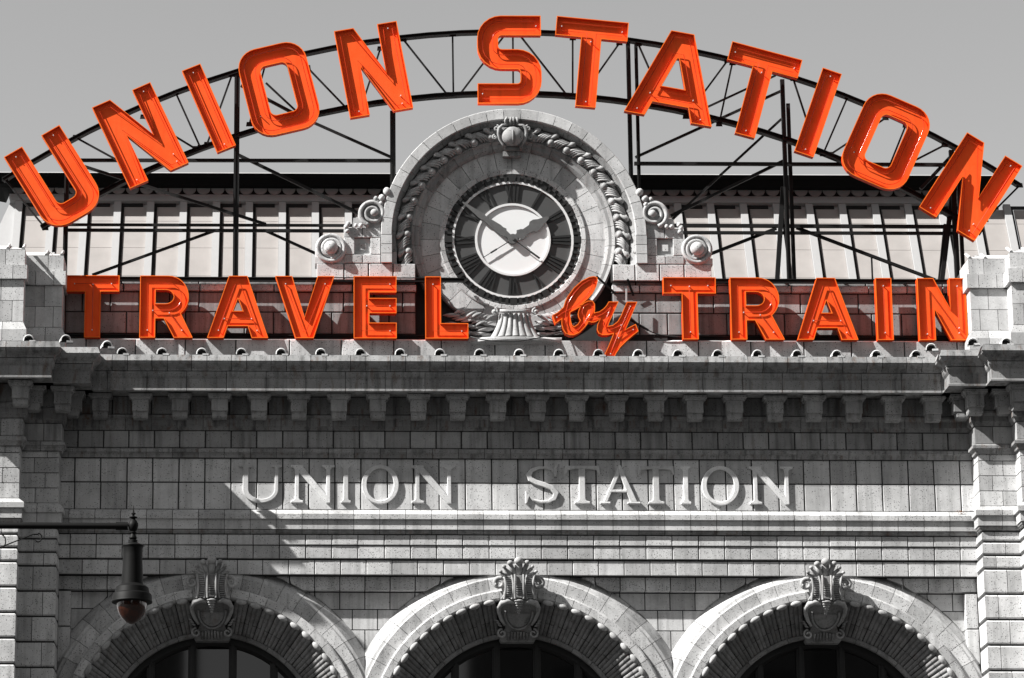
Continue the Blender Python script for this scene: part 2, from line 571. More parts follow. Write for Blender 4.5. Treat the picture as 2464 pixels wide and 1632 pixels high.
prof_crown = [(0.62, z_lip0-0.012), (0.83, z_lip0-0.006), (0.84, z_lip0), (CORN, z_lip1)] + scurve(CORN-0.012, z_lip1-0.015, 0.735, z_cr+0.012, 5)
dz = z_co0 - z_co1
prof_corona = [(0.725, z_co0), (0.72, z_co0-dz*0.12), (0.70, z_co0-dz*0.24), (0.675, z_co0-dz*0.32), (0.662, z_co0-dz*0.36),
               (0.662, z_co0-dz*0.86), (PL, z_co0-dz*0.90), (PL, z_co1)]
zmb = z_band - z_mr
prof_mr = [(0.20, z_band), (0.20, z_band-0.05), (0.165, z_band-0.075), (0.135, z_band-0.10), (0.135, z_band-0.22),
           (0.12, z_band-0.235), (0.10, z_band-0.26), (0.075, z_mr)]
prof_ta = [(0.05, z_bc), (0.115, z_bc-0.03), (0.125, z_bc-0.04), (0.125, z_bc-0.10), (0.085, z_bc-0.115), (0.06, z_bc-0.15), (0.05, z_ta)]
prof_base = [(0.0, z_f0), (0.105, z_b1+0.01), (0.125, z_b1-0.01), (0.125, z_b2), (0.078, z_b2-0.008), (0.078, z_b3)]
prof_cove = [(0.055, z_b3-0.012), (0.05, z_b3-0.05), (0.03, z_b4+0.03), (0.02, z_b4+0.012)]

def moulding(name, prof, xs, q0, parent, mat, lr=False, rr=False, qb=-0.1, gap=0.006):
    n = len(xs) - 1
    for i in range(n):
        b = MB()
        b.loft(xs[i] + (0 if i == 0 and lr else gap), xs[i+1] - (0 if i == n-1 and rr else gap), q0, prof, lr and i == 0, rr and i == n-1, qb)
        b.build(name, mat, parent)

# ---- core walls
XA = XW + 0.6
core = MB()
core.box(-XEND, XEND, -9.0, -1.35, 0.0, z_co0)            # body of the building
CORE = core.build('wall', 'mortar', ST)

# entablature: each zone is a mortar bed that carries its stones
def bed(name, x0, x1, q0, q1, z0, z1):
    b = MB(); b.box(x0, x1, q0, q1, z0, z1)
    return b.build(name, 'mortar', ST)

FRZ = bed('frieze', -XA, XA, -1.3, -0.03, z_f0, z_ta)
xs = joints(-XW, XW, BLK, 0.35, 0.01)
course('frieze_block', xs, z_f1, z_ta, 0, FRZ)
xs = joints(-XW, XW, BLK, 0.62*BLK, 0.01)
course('frieze_block', xs, z_f0, z_f1, 0, FRZ)

BC = bed('upper_course', -XA, XA, -1.3, 0.02, z_bc, z_band)
course('course_block', joints(-XW, XW, BLK*0.985, 0.4, 0.008), z_bc, z_mr, 0.05, BC, 'stone_soot_shade')
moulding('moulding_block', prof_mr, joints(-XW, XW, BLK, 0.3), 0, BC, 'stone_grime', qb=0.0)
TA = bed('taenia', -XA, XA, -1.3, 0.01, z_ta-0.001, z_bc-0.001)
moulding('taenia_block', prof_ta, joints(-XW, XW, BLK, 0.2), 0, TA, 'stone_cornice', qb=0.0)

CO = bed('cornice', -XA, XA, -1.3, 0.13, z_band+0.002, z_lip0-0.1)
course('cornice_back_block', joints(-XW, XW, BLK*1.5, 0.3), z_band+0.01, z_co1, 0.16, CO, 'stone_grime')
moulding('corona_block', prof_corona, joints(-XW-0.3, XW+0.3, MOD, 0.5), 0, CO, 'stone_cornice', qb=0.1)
xs = [-XW-0.55]
k = 0
while xs[-1] < XW + 0.3:
    xs.append(xs[-1] + (0.525 if k % 2 else 0.332)); k += 1
xs[-1] = XW + 0.55
moulding('crown_block', prof_crown, xs, 0, CO, 'stone_cornice', qb=0.1)

# modillions
def modillion_mesh():
    b = MB()
    h = z_co1 - ZY(1000, 0.6)
    w1, w2, w3 = 0.265, 0.175, 0.16
    cap = [(0.0, 0.0), (0.0, -0.05), (-0.03, -0.075), (-0.075, -0.135)]
    pr = [(w1-0.01, 0.53, -0.02), (w1-0.01, 0.53, -0.075), (w1-0.04, 0.50, -0.08), (w1-0.05, 0.485, -0.125), (w2+0.002, 0.46, -0.13)]
    def ring(l):
        n = len(l)
        vs_ = []
        for wd, q, z in l:
            vs_ += [(-wd, -q, z), (wd, -q, z), (wd, -0.15, z), (-wd, -0.15, z)]
        fs = []
        for i in range(n-1):
            a, c = 4*i, 4*i+4
            fs += [(a, c, c+1, a+1), (a+1, c+1, c+2, a+2), (a+3, c+3, c, a)]
        fs += [(0, 1, 2, 3), (4*n-1, 4*n-2, 4*n-3, 4*n-4)]
        b.add(vs_, fs)
    ring(pr)
    ring([(w2, 0.455, -0.12), (w2, 0.455, -0.385), (w2, 0.41, -0.39)])
    ring([(w3, 0.405, -0.388), (w3, 0.39, -0.50), (w3-0.01, 0.35, -0.535)])
    return b.mesh('modillion', 'stone_soot_shade')
MODM = modillion_mesh()
for i in range(22):
    x = -MOD*10.5 + MOD*i
    link('modillion', MODM, CO, (x + random.uniform(-0.015, 0.015), random.uniform(-0.012, 0.012), z_co1 - random.uniform(0.0, 0.012)))

AR = bed('architrave', -XA, XA, -1.3, -0.10, z_a2+0.002, z_f0-0.001)
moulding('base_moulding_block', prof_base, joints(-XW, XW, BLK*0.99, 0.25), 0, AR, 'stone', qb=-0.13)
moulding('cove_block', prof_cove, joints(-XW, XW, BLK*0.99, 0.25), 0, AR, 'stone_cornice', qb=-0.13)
course('fascia_block', joints(-XW, XW, BLK, 0.28, 0.006), z_a0, z_b4, 0.0, AR, dep=0.12, gap=0.009)
course('fascia_block', joints(-XW, XW, BLK, 0.28, 0.006), z_a1, z_a0, -0.024, AR, dep=0.12, gap=0.009)
course('fascia_block', joints(-XW, XW, BLK*0.985, 0.55, 0.006), z_a2, z_a1-0.022, -0.06, AR, dep=0.10, gap=0.008)

# ---- the three arches
QR = -0.05
AX = [(PX(500, 1500, 0) ), PX(1239, 1500, 0), PX(1979, 1500, 0)]
AX = [-(AX[2]-AX[0])/2, 0.0, (AX[2]-AX[0])/2]
za = ZY(1385, QR)
zb = ZY(1632, QR)
hw = (PX(1616, 1632, QR) - PX(876, 1632, QR))/2
hh = za - zb
RO = (hw*hw + hh*hh)/(2*hh)
ACZ = za - RO
RI = RO - (za - ZY(1417, 0.03))
RB = RO - (za - ZY(1441, 0.0))
RW = ZY(1534, -0.70) - ACZ
RF = RO + 0.30
QS = -0.39
z_s1, z_s2, z_s3 = ZY(1422, -0.2), ZY(1468, QS), ZY(1517, QS)

def arch_x(z, r_):
    d = z - ACZ
    return math.sqrt(max(0, r_*r_ - d*d)) if abs(d) < r_ else 0.0

# spandrel bed with the three openings cut out of it
SPB = MB()
outl = [(-XA, z_a2), (-XA, 0.0)]
for ax in AX:
    outl += [(ax-RI, 0.0)] + [(ax + RI*cos(R(a)), ACZ + RI*sin(R(a))) for a in range(180, -1, -6)] + [(ax+RI, 0.0)]
outl += [(XA, 0.0), (XA, z_a2)]
SPB.prism(outl, -1.34, QS-0.03)
SP = SPB.build('spandrel', 'mortar', ST)

def clip_block(name, x0, x1, z0, z1, q, rr, parent, mat='stone', g_=0.011, dep=0.07):
    """stone of the wall cut by the arches of radius rr"""
    x0 += g_; x1 -= g_; z0 += g_; z1 -= g_
    zs = [z0 + (z1-z0)*i/4 for i in range(5)]
    for ax in AX:
        if x0 >= ax and x1 > ax and x0 < ax + rr:      # arch on the left
            L_ = [max(x0, ax + arch_x(z, rr)) for z in zs]
            if L_[0] >= x1 - 0.03 and L_[-1] >= x1 - 0.03: return
            L_ = [min(l, x1-0.001*i) for i, l in enumerate(L_)]
            poly = [(x1, z0), (x1, z1)] + [(l, z) for l, z in zip(L_[::-1], zs[::-1])]
            return poly_block(name, poly, q, parent, mat, dep)
        if x1 <= ax and x1 > ax - rr:
            L_ = [min(x1, ax - arch_x(z, rr)) for z in zs]
            if L_[0] <= x0 + 0.03 and L_[-1] <= x0 + 0.03: return
            L_ = [max(l, x0+0.001*i) for i, l in enumerate(L_)]
            poly = [(x0, z1), (x0, z0)] + [(l, z) for l, z in zip(L_, zs)]
            return poly_block(name, poly, q, parent, mat, dep)
    block(name, x0-g_, x1+g_, z0-g_, z1+g_, q, parent, mat, dep=dep)

rows = [(z_s1, z_a2-0.004, -0.20, 0.20), (z_s2, z_s1-0.008, QS, 0.0), (z_s3, z_s2, QS, 0.5), (ZY(1566, QS), z_s3, QS, 0.0),
        (ZY(1615, QS), ZY(1566, QS), QS, 0.5), (ZY(1664, QS), ZY(1615, QS), QS, 0.0)]
half = AX[2]
spans = [(-XW, AX[0]), (AX[0], AX[0]+half/2), (AX[1]-half/2, AX[1]), (AX[1], AX[1]+half/2), (AX[2]-half/2, AX[2]), (AX[2], XW)]
# spandrels as three-stone-wide fields centred between the arches
for z0, z1, q, off in rows:
    for c in (AX[0]+half/2, AX[1]+half/2):
        n = 5
        e = [c + (i + (0.5 if off == 0.5 else 0) ) * BLK*0.96 for i in range(-n, n+1)]
        for a, b_ in zip(e[:-1], e[1:]):
            if a < c - half/2 or b_ > c + half/2: continue
            if a < c < b_ and arch_x(z1, RF) > half/2 - 0.1: pass
            m_ = (a+b_)/2
            clip_block('spandrel_block', a, b_, z0, z1, q, RF if q == QS else RF-0.05, SP, dep=0.07 if q == QS else 0.24)
    for sgn in (-1, 1):
        c = sgn*XW
        e = [abs(c) - i*BLK*0.96 - (0.3 if off == 0.5 else 0) for i in range(0, 8)]
        if off == 0.5: e = [abs(c)] + e
        for b_, a in zip(e[:-1], e[1:]):
            if a < AX[2] + 0.05: continue
            x0, x1 = (a, b_) if sgn > 0 else (-b_, -a)
            clip_block('spandrel_block', x0, x1, z0, z1, q, RF if q == QS else RF-0.05, SP, dep=0.07 if q == QS else 0.24)

# raised strip beside the piers in the outer spandrels
for sgn in (-1, 1):
    for i in range(5):
        z1 = z_s1 - 0.02 - i*0.78; z0 = z1 - 0.78
        x0, x1 = sorted((sgn*(XP2-0.27), sgn*(XP2+0.02)))
        block('strip_block', x0, x1, z0, z1, -0.19, SP, dep=0.26)

UA = R(6.1)
prof_outer = [(RI-0.02, -0.95), (RI-0.02, QR-0.02), (RI+0.01, QR-0.005), (RO-0.035, QR), (RO, QR-0.035), (RO+0.06, QR-0.05), (RO+0.10, -0.16), (RO+0.18, -0.27), (RF, QS-0.03), (RF, -0.95)]
prof_inner = [(RB-0.02, -0.5), (RB, -0.02), (RB+0.04, 0.03), (RI-0.03, 0.035), (RI+0.004, 0.015), (RI+0.006, QR-0.03), (RI+0.006, -0.5)]
def ring_mesh(name, prof, da, mat, n=3, smooth=False):
    b = MB(); b.arc(prof, 0, 0, -da/2, da/2, n)
    return b.mesh(name, mat, smooth, R(25) if smooth else None)
gapa = 0.008
UV = R(7.2)
VM = ring_mesh('arch_voussoir', prof_outer, UV - gapa/RO*1.3, 'stone', 3)
VI = ring_mesh('arch_ring_block', prof_inner, UV - gapa/RI*1.3, 'stone', 3)
# reeded splay unit: three reeds running from the ring back to the window
def reed_mesh():
    b = MB()
    r1, q1, r0, q0 = RB+0.01, -0.03, RW+0.075, -0.66
    da = UA*0.95
    nr, nj = 3, 5
    for k in range(nr):
        a0 = -da/2 + da*k/nr; a1 = a0 + da/nr
        for (t0, t1) in ((0.0, 0.30), (0.315, 0.62), (0.635, 1.0)) if k != 1 else ((0.0, 0.30), (0.315, 1.0)):
            vs_ = []; fs = []
            for i, t in enumerate((t0, t1)):
                for j in range(nj+1):
                    s_ = j/nj
                    a = a0 + (a1-a0)*(0.04 + 0.92*s_)
                    bul = sin(pi*s_)**0.6*0.020
                    r_ = lerp(r1, r0, t) - bul*0.8 + 0.028
                    q = lerp(q1, q0, t) + bul*0.7 - 0.02
                    vs_.append((r_*cos(a), -q, r_*sin(a)))
            m = nj+1
            for j in range(nj): fs.append((j, j+1, m+j+1, m+j))
            b.add(vs_, fs)
    # solid bed behind the reeds
    b.arc([(r1+0.05, q1-0.06), (r0+0.05, q0-0.05), (r0+0.12, q0-0.1), (r1+0.1, q1-0.16)], 0, 0, -da/2, da/2, 2)
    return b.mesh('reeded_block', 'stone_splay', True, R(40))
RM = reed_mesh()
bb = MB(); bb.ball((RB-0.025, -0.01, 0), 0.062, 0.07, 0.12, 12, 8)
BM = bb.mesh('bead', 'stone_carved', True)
b = MB(); b.arc([(RW, -0.76), (RW, -0.655), (RW+0.015, -0.64), (RW+0.085, -0.63), (RW+0.10, -0.66), (RW+0.10, -0.76)], 0, 0, -UA + 0.003, UA - 0.003, 4)
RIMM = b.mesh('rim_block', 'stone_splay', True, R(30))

def rot_link(name, me, parent, c, ang):
    o = link(name, me, parent)
    o.matrix_basis = Matrix.Translation((c[0], c[1], c[2])) @ Matrix.Rotation(-ang, 4, 'Y')
    return o

glass_h = 3.0
for ai, ax in enumerate(AX):
    A = bpy.data.meshes.new('arch')
    mb = MB(); mb.arc([(RW+0.03, -1.3), (RW+0.06, -0.72), (RB+0.09, -0.12), (RI, -0.3), (RI+0.01, -1.3)], ax, ACZ, R(-2), R(182), 30)
    for sgn in (-1, 1):
        x0, x1 = sorted((ax + sgn*RW, ax + sgn*RI)); mb.box(x0, x1, -1.3, -0.45, 0.0, ACZ)
    ARCH = mb.build('arch', 'mortar', ST, True, R(30))
    n0 = -12
    for i in range(-11, 12):
        rot_link('arch_voussoir', VM, ARCH, (ax, 0, ACZ), pi/2 + UV*i)
        if i: rot_link('arch_ring_block', VI, ARCH, (ax, 0, ACZ), pi/2 + UV*(i + 0.45 - (0.9 if i > 0 else 0)))
    for i in range(-12, 13):
        a = pi/2 + UA*i
        if abs(i) < 2: continue
        rot_link('reeded_block', RM, ARCH, (ax, 0, ACZ), a)
        rot_link('bead', BM, ARCH, (ax, 0, ACZ), a)
    for i in range(-6, 7):
        rot_link('rim_block', RIMM, ARCH, (ax, 0, ACZ), pi/2 + UA*2*i)
    # window
    wf = MB()
    wf.arc([(RW-0.16, -1.12), (RW-0.16, -0.98), (RW-0.10, -0.90), (RW+0.05, -0.90), (RW+0.05, -1.12)], ax, ACZ, 0, pi, 30)
    WIN = wf.build('window', 'frame', ST, True, R(30))
    offs = [-1.33, -0.44, 0.44, 1.33]
    for m_ in offs:
        top = ACZ + math.sqrt((RW-0.08)**2 - m_*m_)
        mm = MB(); mm.box(ax+m_-0.085, ax+m_+0.085, -1.1, -0.94, 6.0, top)
        mm.box(ax+m_-0.035, ax+m_+0.035, -0.94, -0.90, 6.0, top-0.02)
        mm.build('mullion', 'frame', WIN)
    ed = [-(RW-0.1)] + offs + [RW-0.1]
    for a, c in zip(ed[:-1], ed[1:]):
        pl = []
        for i in range(9):
            x = lerp(a, c, i/8)
            pl.append((ax+x, ACZ + math.sqrt(max(0, (RW-0.08)**2 - x*x))))
        pl = [(ax+c, 6.0)] + pl[::-1] + [(ax+a, 6.0)]
        pm = MB(); pm.prism(pl, -1.06, -1.04)
        po = pm.build('pane', 'glass', WIN)
        # old panes never lie quite in one plane
        cc = Vector((ax+(a+c)/2, 1.05, ACZ+1.0))
        po.matrix_basis = Matrix.Translation(cc) @ Matrix.Rotation(random.uniform(-0.006, 0.006), 4, 'X') @ Matrix.Rotation(random.uniform(-0.006, 0.006), 4, 'Z') @ Matrix.Translation(-cc)

# keystones
def spiral(cx, cz, q, r0, turns, sgn, n=26, start=0.0, grow=0.82):
    pts = []
    for i in range(n+1):
        t = i/n
        a = start + sgn*turns*2*pi*t
        r_ = r0*(1 - grow*t)
        pts.append((cx + r_*cos(a), -q, cz + r_*sin(a)))
    return pts

def keystone(ax):
    s = 1/7.127/111.0
    top = ZY(1343, 0.25)
    Zk = lambda y: top - ((y if y < 760 else 760+(y-760)*0.90)-95)*s/0.966
    Xk = lambda x: ax + (x-775)*s
    def qk(y):                       # the lower half leans back into the splay of the arch
        return 0.06 if y < 760 else lerp(0.06, -0.52, (y-760)/690)
    rows = [(330, 600, 960), (420, 520, 1040), (560, 510, 1050), (690, 555, 1000), (745, 520, 1040), (800, 450, 1115), (900, 455, 1110), (1050, 500, 1060), (1180, 575, 985), (1290, 530, 1025), (1400, 470, 1085), (1455, 500, 1050)]
    bk = MB(); vs_ = []; fs = []
    for y, a, c in rows:
        vs_ += [(Xk(a), -qk(y), Zk(y)), (Xk(c), -qk(y), Zk(y)), (Xk(c), 0.75, Zk(y)), (Xk(a), 0.75, Zk(y))]
    for i in range(len(rows)-1):
        a, c = 4*i, 4*i+4
        fs += [(a, c, c+1, a+1), (a+1, c+1, c+2, a+2), (a+3, c+3, c, a)]
    fs += [(0, 1, 2, 3), tuple(len(vs_)-1-i for i in range(4))]
    bk.add(vs_, fs)
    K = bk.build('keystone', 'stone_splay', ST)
    ends = [(775, 145, 80), (628, 178, 53), (915, 170, 48), (525, 240, 38), (1000, 240, 38), (465, 320, 34), (1065, 318, 32)]
    for x, y, r_ in ends:
        m = MB()
        e = (Xk(x), -0.26, Zk(y)); o_ = (Xk(775 + (x-775)*0.30), -0.12, Zk(390))
        m.tube([o_, (lerp(o_[0], e[0], .6), -0.17, lerp(o_[2], e[2], .55)), (e[0], -0.20, e[2]-0.02)], 0, 8, rad=[r_*s*0.6, r_*s*0.85, r_*s*0.8])
        m.ball(e, r_*s, r_*s, r_*s*0.88, 12, 8)
        m.build('shell_rib', 'stone_carved', K, True)
    # three reeded straps, bulging, with cross grooves
    for x0, x1, q in ((520, 650, 0.15), (705, 850, 0.22), (910, 1040, 0.15)):
        m = MB()
        n = 11
        lean = (x0+x1)/2 - 775
        sxx = lambda t: -0.16*lean*sin(pi*t)
        for i in range(n):
            y0 = 385 + 370*i/n; y1 = 385 + 370*(i+0.70)/n
            t = (i+0.5)/n; bulge = 0.09*sin(pi*min(1, 0.3+t*0.8))
            m.box(Xk(x0+sxx(t)+22), Xk(x1+sxx(t)-22), 0.0, q+bulge-0.03, Zk(y1), Zk(y0))
        for xx in (x0, x1):
            pts = [(Xk(xx+sxx(i/8)), -(q + 0.09*sin(pi*min(1, 0.3+i/8*0.8))), Zk(375+390*i/8)) for i in range(9)]
            m.tube(pts, 0.024, 7)
        m.build('strap', 'stone_carved', K, True, R(40))
    for sg in (-1, 1):
        m = MB()
        m.tube(spiral(Xk(775+sg*330), Zk(500), 0.15, 0.125, 1.5, -sg, start=pi/2+sg*0.6, grow=0.8), 0, 7, rad=[0.05-0.028*i/26 for i in range(27)])
        m.tube([(Xk(775+sg*250), -0.16, Zk(420)), (Xk(775+sg*270), -0.13, Zk(560)), (Xk(775+sg*235), -0.12, Zk(690)), (Xk(775+sg*300), -0.13, Zk(770))], 0, 7, rad=[0.03, 0.04, 0.035, 0.025])
        m.ball((Xk(775+sg*395), -0.14, Zk(525)), 0.035, 0.07, 0.05)
        m.build('scroll', 'stone_carved', K, True)
    # leaf tongue between two lobes, over the sunk shield
    m = MB()
    for i in range(6):
        y = 800 + i*38
        wv = 80*(1 - 0.13*i)
        m.ball((Xk(775), -qk(y)-0.16+0.01*i, Zk(y)), wv*s, 0.06, 24*s, 10, 6)
    m.build('leaf_tongue', 'stone_carved', K, True)
    for sg in (-1, 1):
        m = MB()
        pts = [(90, 830), (190, 800), (290, 830), (335, 900), (310, 960)]
        m.tube([(Xk(775+sg*x), -qk(y)-0.10, Zk(y)) for x, y in pts], 0, 8, rad=[0.03, 0.06, 0.065, 0.045, 0.02])
        pts = [(345, 880), (330, 980), (285, 1090), (225, 1180)]
        m.tube([(Xk(775+sg*x), -qk(y)-0.04, Zk(y)) for x, y in pts], 0, 7, rad=[0.045, 0.045, 0.04, 0.03])
        sp_ = spiral(Xk(775+sg*265), Zk(1320), 0.0, 0.105, 1.25, -sg, start=pi/2, grow=0.75)
        m.tube([(a, -qk(1320)-0.05, c) for a, _, c in sp_], 0.024, 7)
        m.build('scroll', 'stone_carved', K, True)
        m = MB()
        for i in range(3):
            m.ball((Xk(775+sg*(360-25*i)), -qk(1100)-0.02, Zk(1110+45*i)), 0.05, 0.04, 0.022, 8, 5, sg*0.4)
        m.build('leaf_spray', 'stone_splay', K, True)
    m = MB()
    pl = arcpts(Xk(782), Zk(985), 200*s, 215*s, 180, 360, 16)
    n = len(pl); vs_ = [(a, -lerp(qk(985), qk(1200), (Zk(985)-c)/(Zk(985)-Zk(1200)))-0.03, c) for a, c in pl] + [(a, 0.6, c) for a, c in pl]
    m.add(vs_, [tuple(range(n))] + [(i, i+1, n+i+1, n+i) for i in range(n-1)])
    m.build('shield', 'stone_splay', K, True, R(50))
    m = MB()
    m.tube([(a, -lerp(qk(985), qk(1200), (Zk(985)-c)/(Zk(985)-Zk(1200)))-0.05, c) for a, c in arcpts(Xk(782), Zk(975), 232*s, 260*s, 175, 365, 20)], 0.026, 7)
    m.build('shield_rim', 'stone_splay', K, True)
    for i in range(7):
        m = MB()
        x = 775 + (i-3)*52
        m.tube([(Xk(x), -qk(1270)-0.03, Zk(1275 + 14*abs(i-3))), (Xk(775+(x-775)*1.05), -qk(1420)-0.03, Zk(1425))], 0.024, 7)
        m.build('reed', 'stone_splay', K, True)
for ax in AX:
    keystone(ax)

# ---- raised inscription UNION STATION
IQ = 0.055
def serif_word():
    H0, H1 = ZY(1212, 0.03), ZY(1121, 0.03)
    H = H1 - H0
    def put(x0, x1, pieces):
        X0, X1 = PX(x0, 1166, 0.03), PX(x1, 1166, 0.03)
        W_ = (X1-X0)
        m = MB()
        for i, pc in enumerate(pieces):
            loops = pc if isinstance(pc[0], list) else [pc]
            ls = [[(X0 + u*W_, H0 + v*H) for u, v in l] for l in loops]
            m.bevel_prism(ccw(ls[0]), -0.01, IQ + 0.0018*i, 0.012, holes=[ccw(h)[::-1] for h in ls[1:]])
        m.build('raised_letter', 'stone_letter', FRZ)
    def stem(x0, x1, e, top=True, bot=True, y0=0.0, y1=1.0, t=0.055, k=0.05):
        p = []
        if bot: p += [(x0-e, y0), (x1+e, y0), (x1+e, y0+t), (x1+e*0.35, y0+t+k*0.4), (x1, y0+t+k*1.4)]
        else: p += [(x0, y0), (x1, y0)]
        if top: p += [(x1, y1-t-k*1.4), (x1+e*0.35, y1-t-k*0.4), (x1+e, y1-t), (x1+e, y1), (x0-e, y1), (x0-e, y1-t), (x0-e*0.35, y1-t-k*0.4), (x0, y1-t-k*1.4)]
        else: p += [(x1, y1), (x0, y1)]
        if bot: p += [(x0, y0+t+k*1.4), (x0-e*0.35, y0+t+k*0.4), (x0-e, y0+t)]
        return p
    def U():
        l = [(0.10, 0.35), (0.10, 0.93), (0.0, 0.95), (0.0, 1.0), (0.33, 1.0), (0.33, 0.95), (0.24, 0.93), (0.24, 0.36)]
        l += arcpts(0.555, 0.36, 0.315, 0.265, 180, 360, 14)[1:-1]
        l += [(0.87, 0.36), (0.87, 0.93), (0.78, 0.95), (0.78, 1.0), (1.04, 1.0), (1.04, 0.95), (0.96, 0.93), (0.96, 0.35)]
        l += arcpts(0.53, 0.35, 0.43, 0.36, 360, 180, 16)[1:-1]
        return [l]
    def Nn():
        return [stem(0.10, 0.20, 0.10, True, True), stem(0.86, 0.96, 0.10, True, False, 0.0, 1.0), [(0.06, 1.0), (0.25, 1.0), (0.96, 0.10), (0.96, 0.0), (0.86, -0.01), (0.06, 0.96)]]
    def I_():
        return [stem(0.26, 0.74, 0.24)]
    def O_():
        return [[arcpts(0.5, 0.49, 0.5, 0.52, 0, 350, 35), arcpts(0.5, 0.49, 0.36, 0.43, 0, 350, 35)]]
    def T_():
        return [stem(0.40, 0.58, 0.13, False, True, 0.0, 0.93), [(0.0, 0.78), (0.03, 0.78), (0.10, 0.90), (0.30, 0.92), (0.70, 0.92), (0.90, 0.90), (0.97, 0.78), (1.0, 0.78), (0.98, 1.0), (0.02, 1.0)]]
    def A_():
        return [[(0.0, 0.0), (0.22, 0.0), (0.22, 0.045), (0.16, 0.06), (0.50, 0.80), (0.46, 1.0)][:0] or [(0.08, 0.04), (0.18, 0.04), (0.50, 0.78), (0.46, 0.97)],
                [(0.46, 0.98), (0.50, 0.78), (0.75, 0.04), (0.93, 0.04), (0.53, 1.02), (0.48, 1.02)],
                [(0.23, 0.30), (0.70, 0.30), (0.68, 0.37), (0.25, 0.37)],
                [(0.0, 0.0), (0.26, 0.0), (0.26, 0.05), (0.0, 0.05)], [(0.68, 0.0), (1.0, 0.0), (1.0, 0.05), (0.68, 0.05)]]
    def S_():
        cl = [(0.86, 0.80), (0.80, 0.90), (0.62, 0.955), (0.40, 0.95), (0.20, 0.88), (0.10, 0.76), (0.15, 0.64), (0.32, 0.56), (0.55, 0.50), (0.78, 0.41), (0.90, 0.28), (0.84, 0.14), (0.66, 0.055), (0.42, 0.045), (0.22, 0.10), (0.08, 0.24)]
        wd = [0.02, 0.035, 0.04, 0.045, 0.065, 0.085, 0.085, 0.085, 0.085, 0.085, 0.085, 0.075, 0.05, 0.04, 0.035, 0.02]
        a, c = [], []
        for i, p in enumerate(cl):
            d = Vector(cl[min(i+1, len(cl)-1)]) - Vector(cl[max(0, i-1)])
            d.normalize(); nn = Vector((-d.y, d.x))
            a.append((p[0]+nn.x*wd[i], p[1]+nn.y*wd[i]*0.75)); c.append((p[0]-nn.x*wd[i], p[1]-nn.y*wd[i]*0.75))
        return [a + c[::-1], [(0.0, 0.0), (0.05, 0.0), (0.12, 0.2), (0.03, 0.32), (0.0, 0.32)], [(0.86, 0.72), (0.92, 0.72), (0.94, 1.0), (0.88, 1.0), (0.82, 0.88)]]
    for g_, a, c in ((U, 574, 674), (Nn, 700, 799), (I_, 820, 845), (O_, 870, 960), (Nn, 990, 1090), (S_, 1264, 1346), (T_, 1359, 1444), (A_, 1443, 1540),
                     (T_, 1536, 1623), (I_, 1637, 1663), (O_, 1688, 1779), (Nn, 1803, 1902)):
        put(a, c, g_())
serif_word()

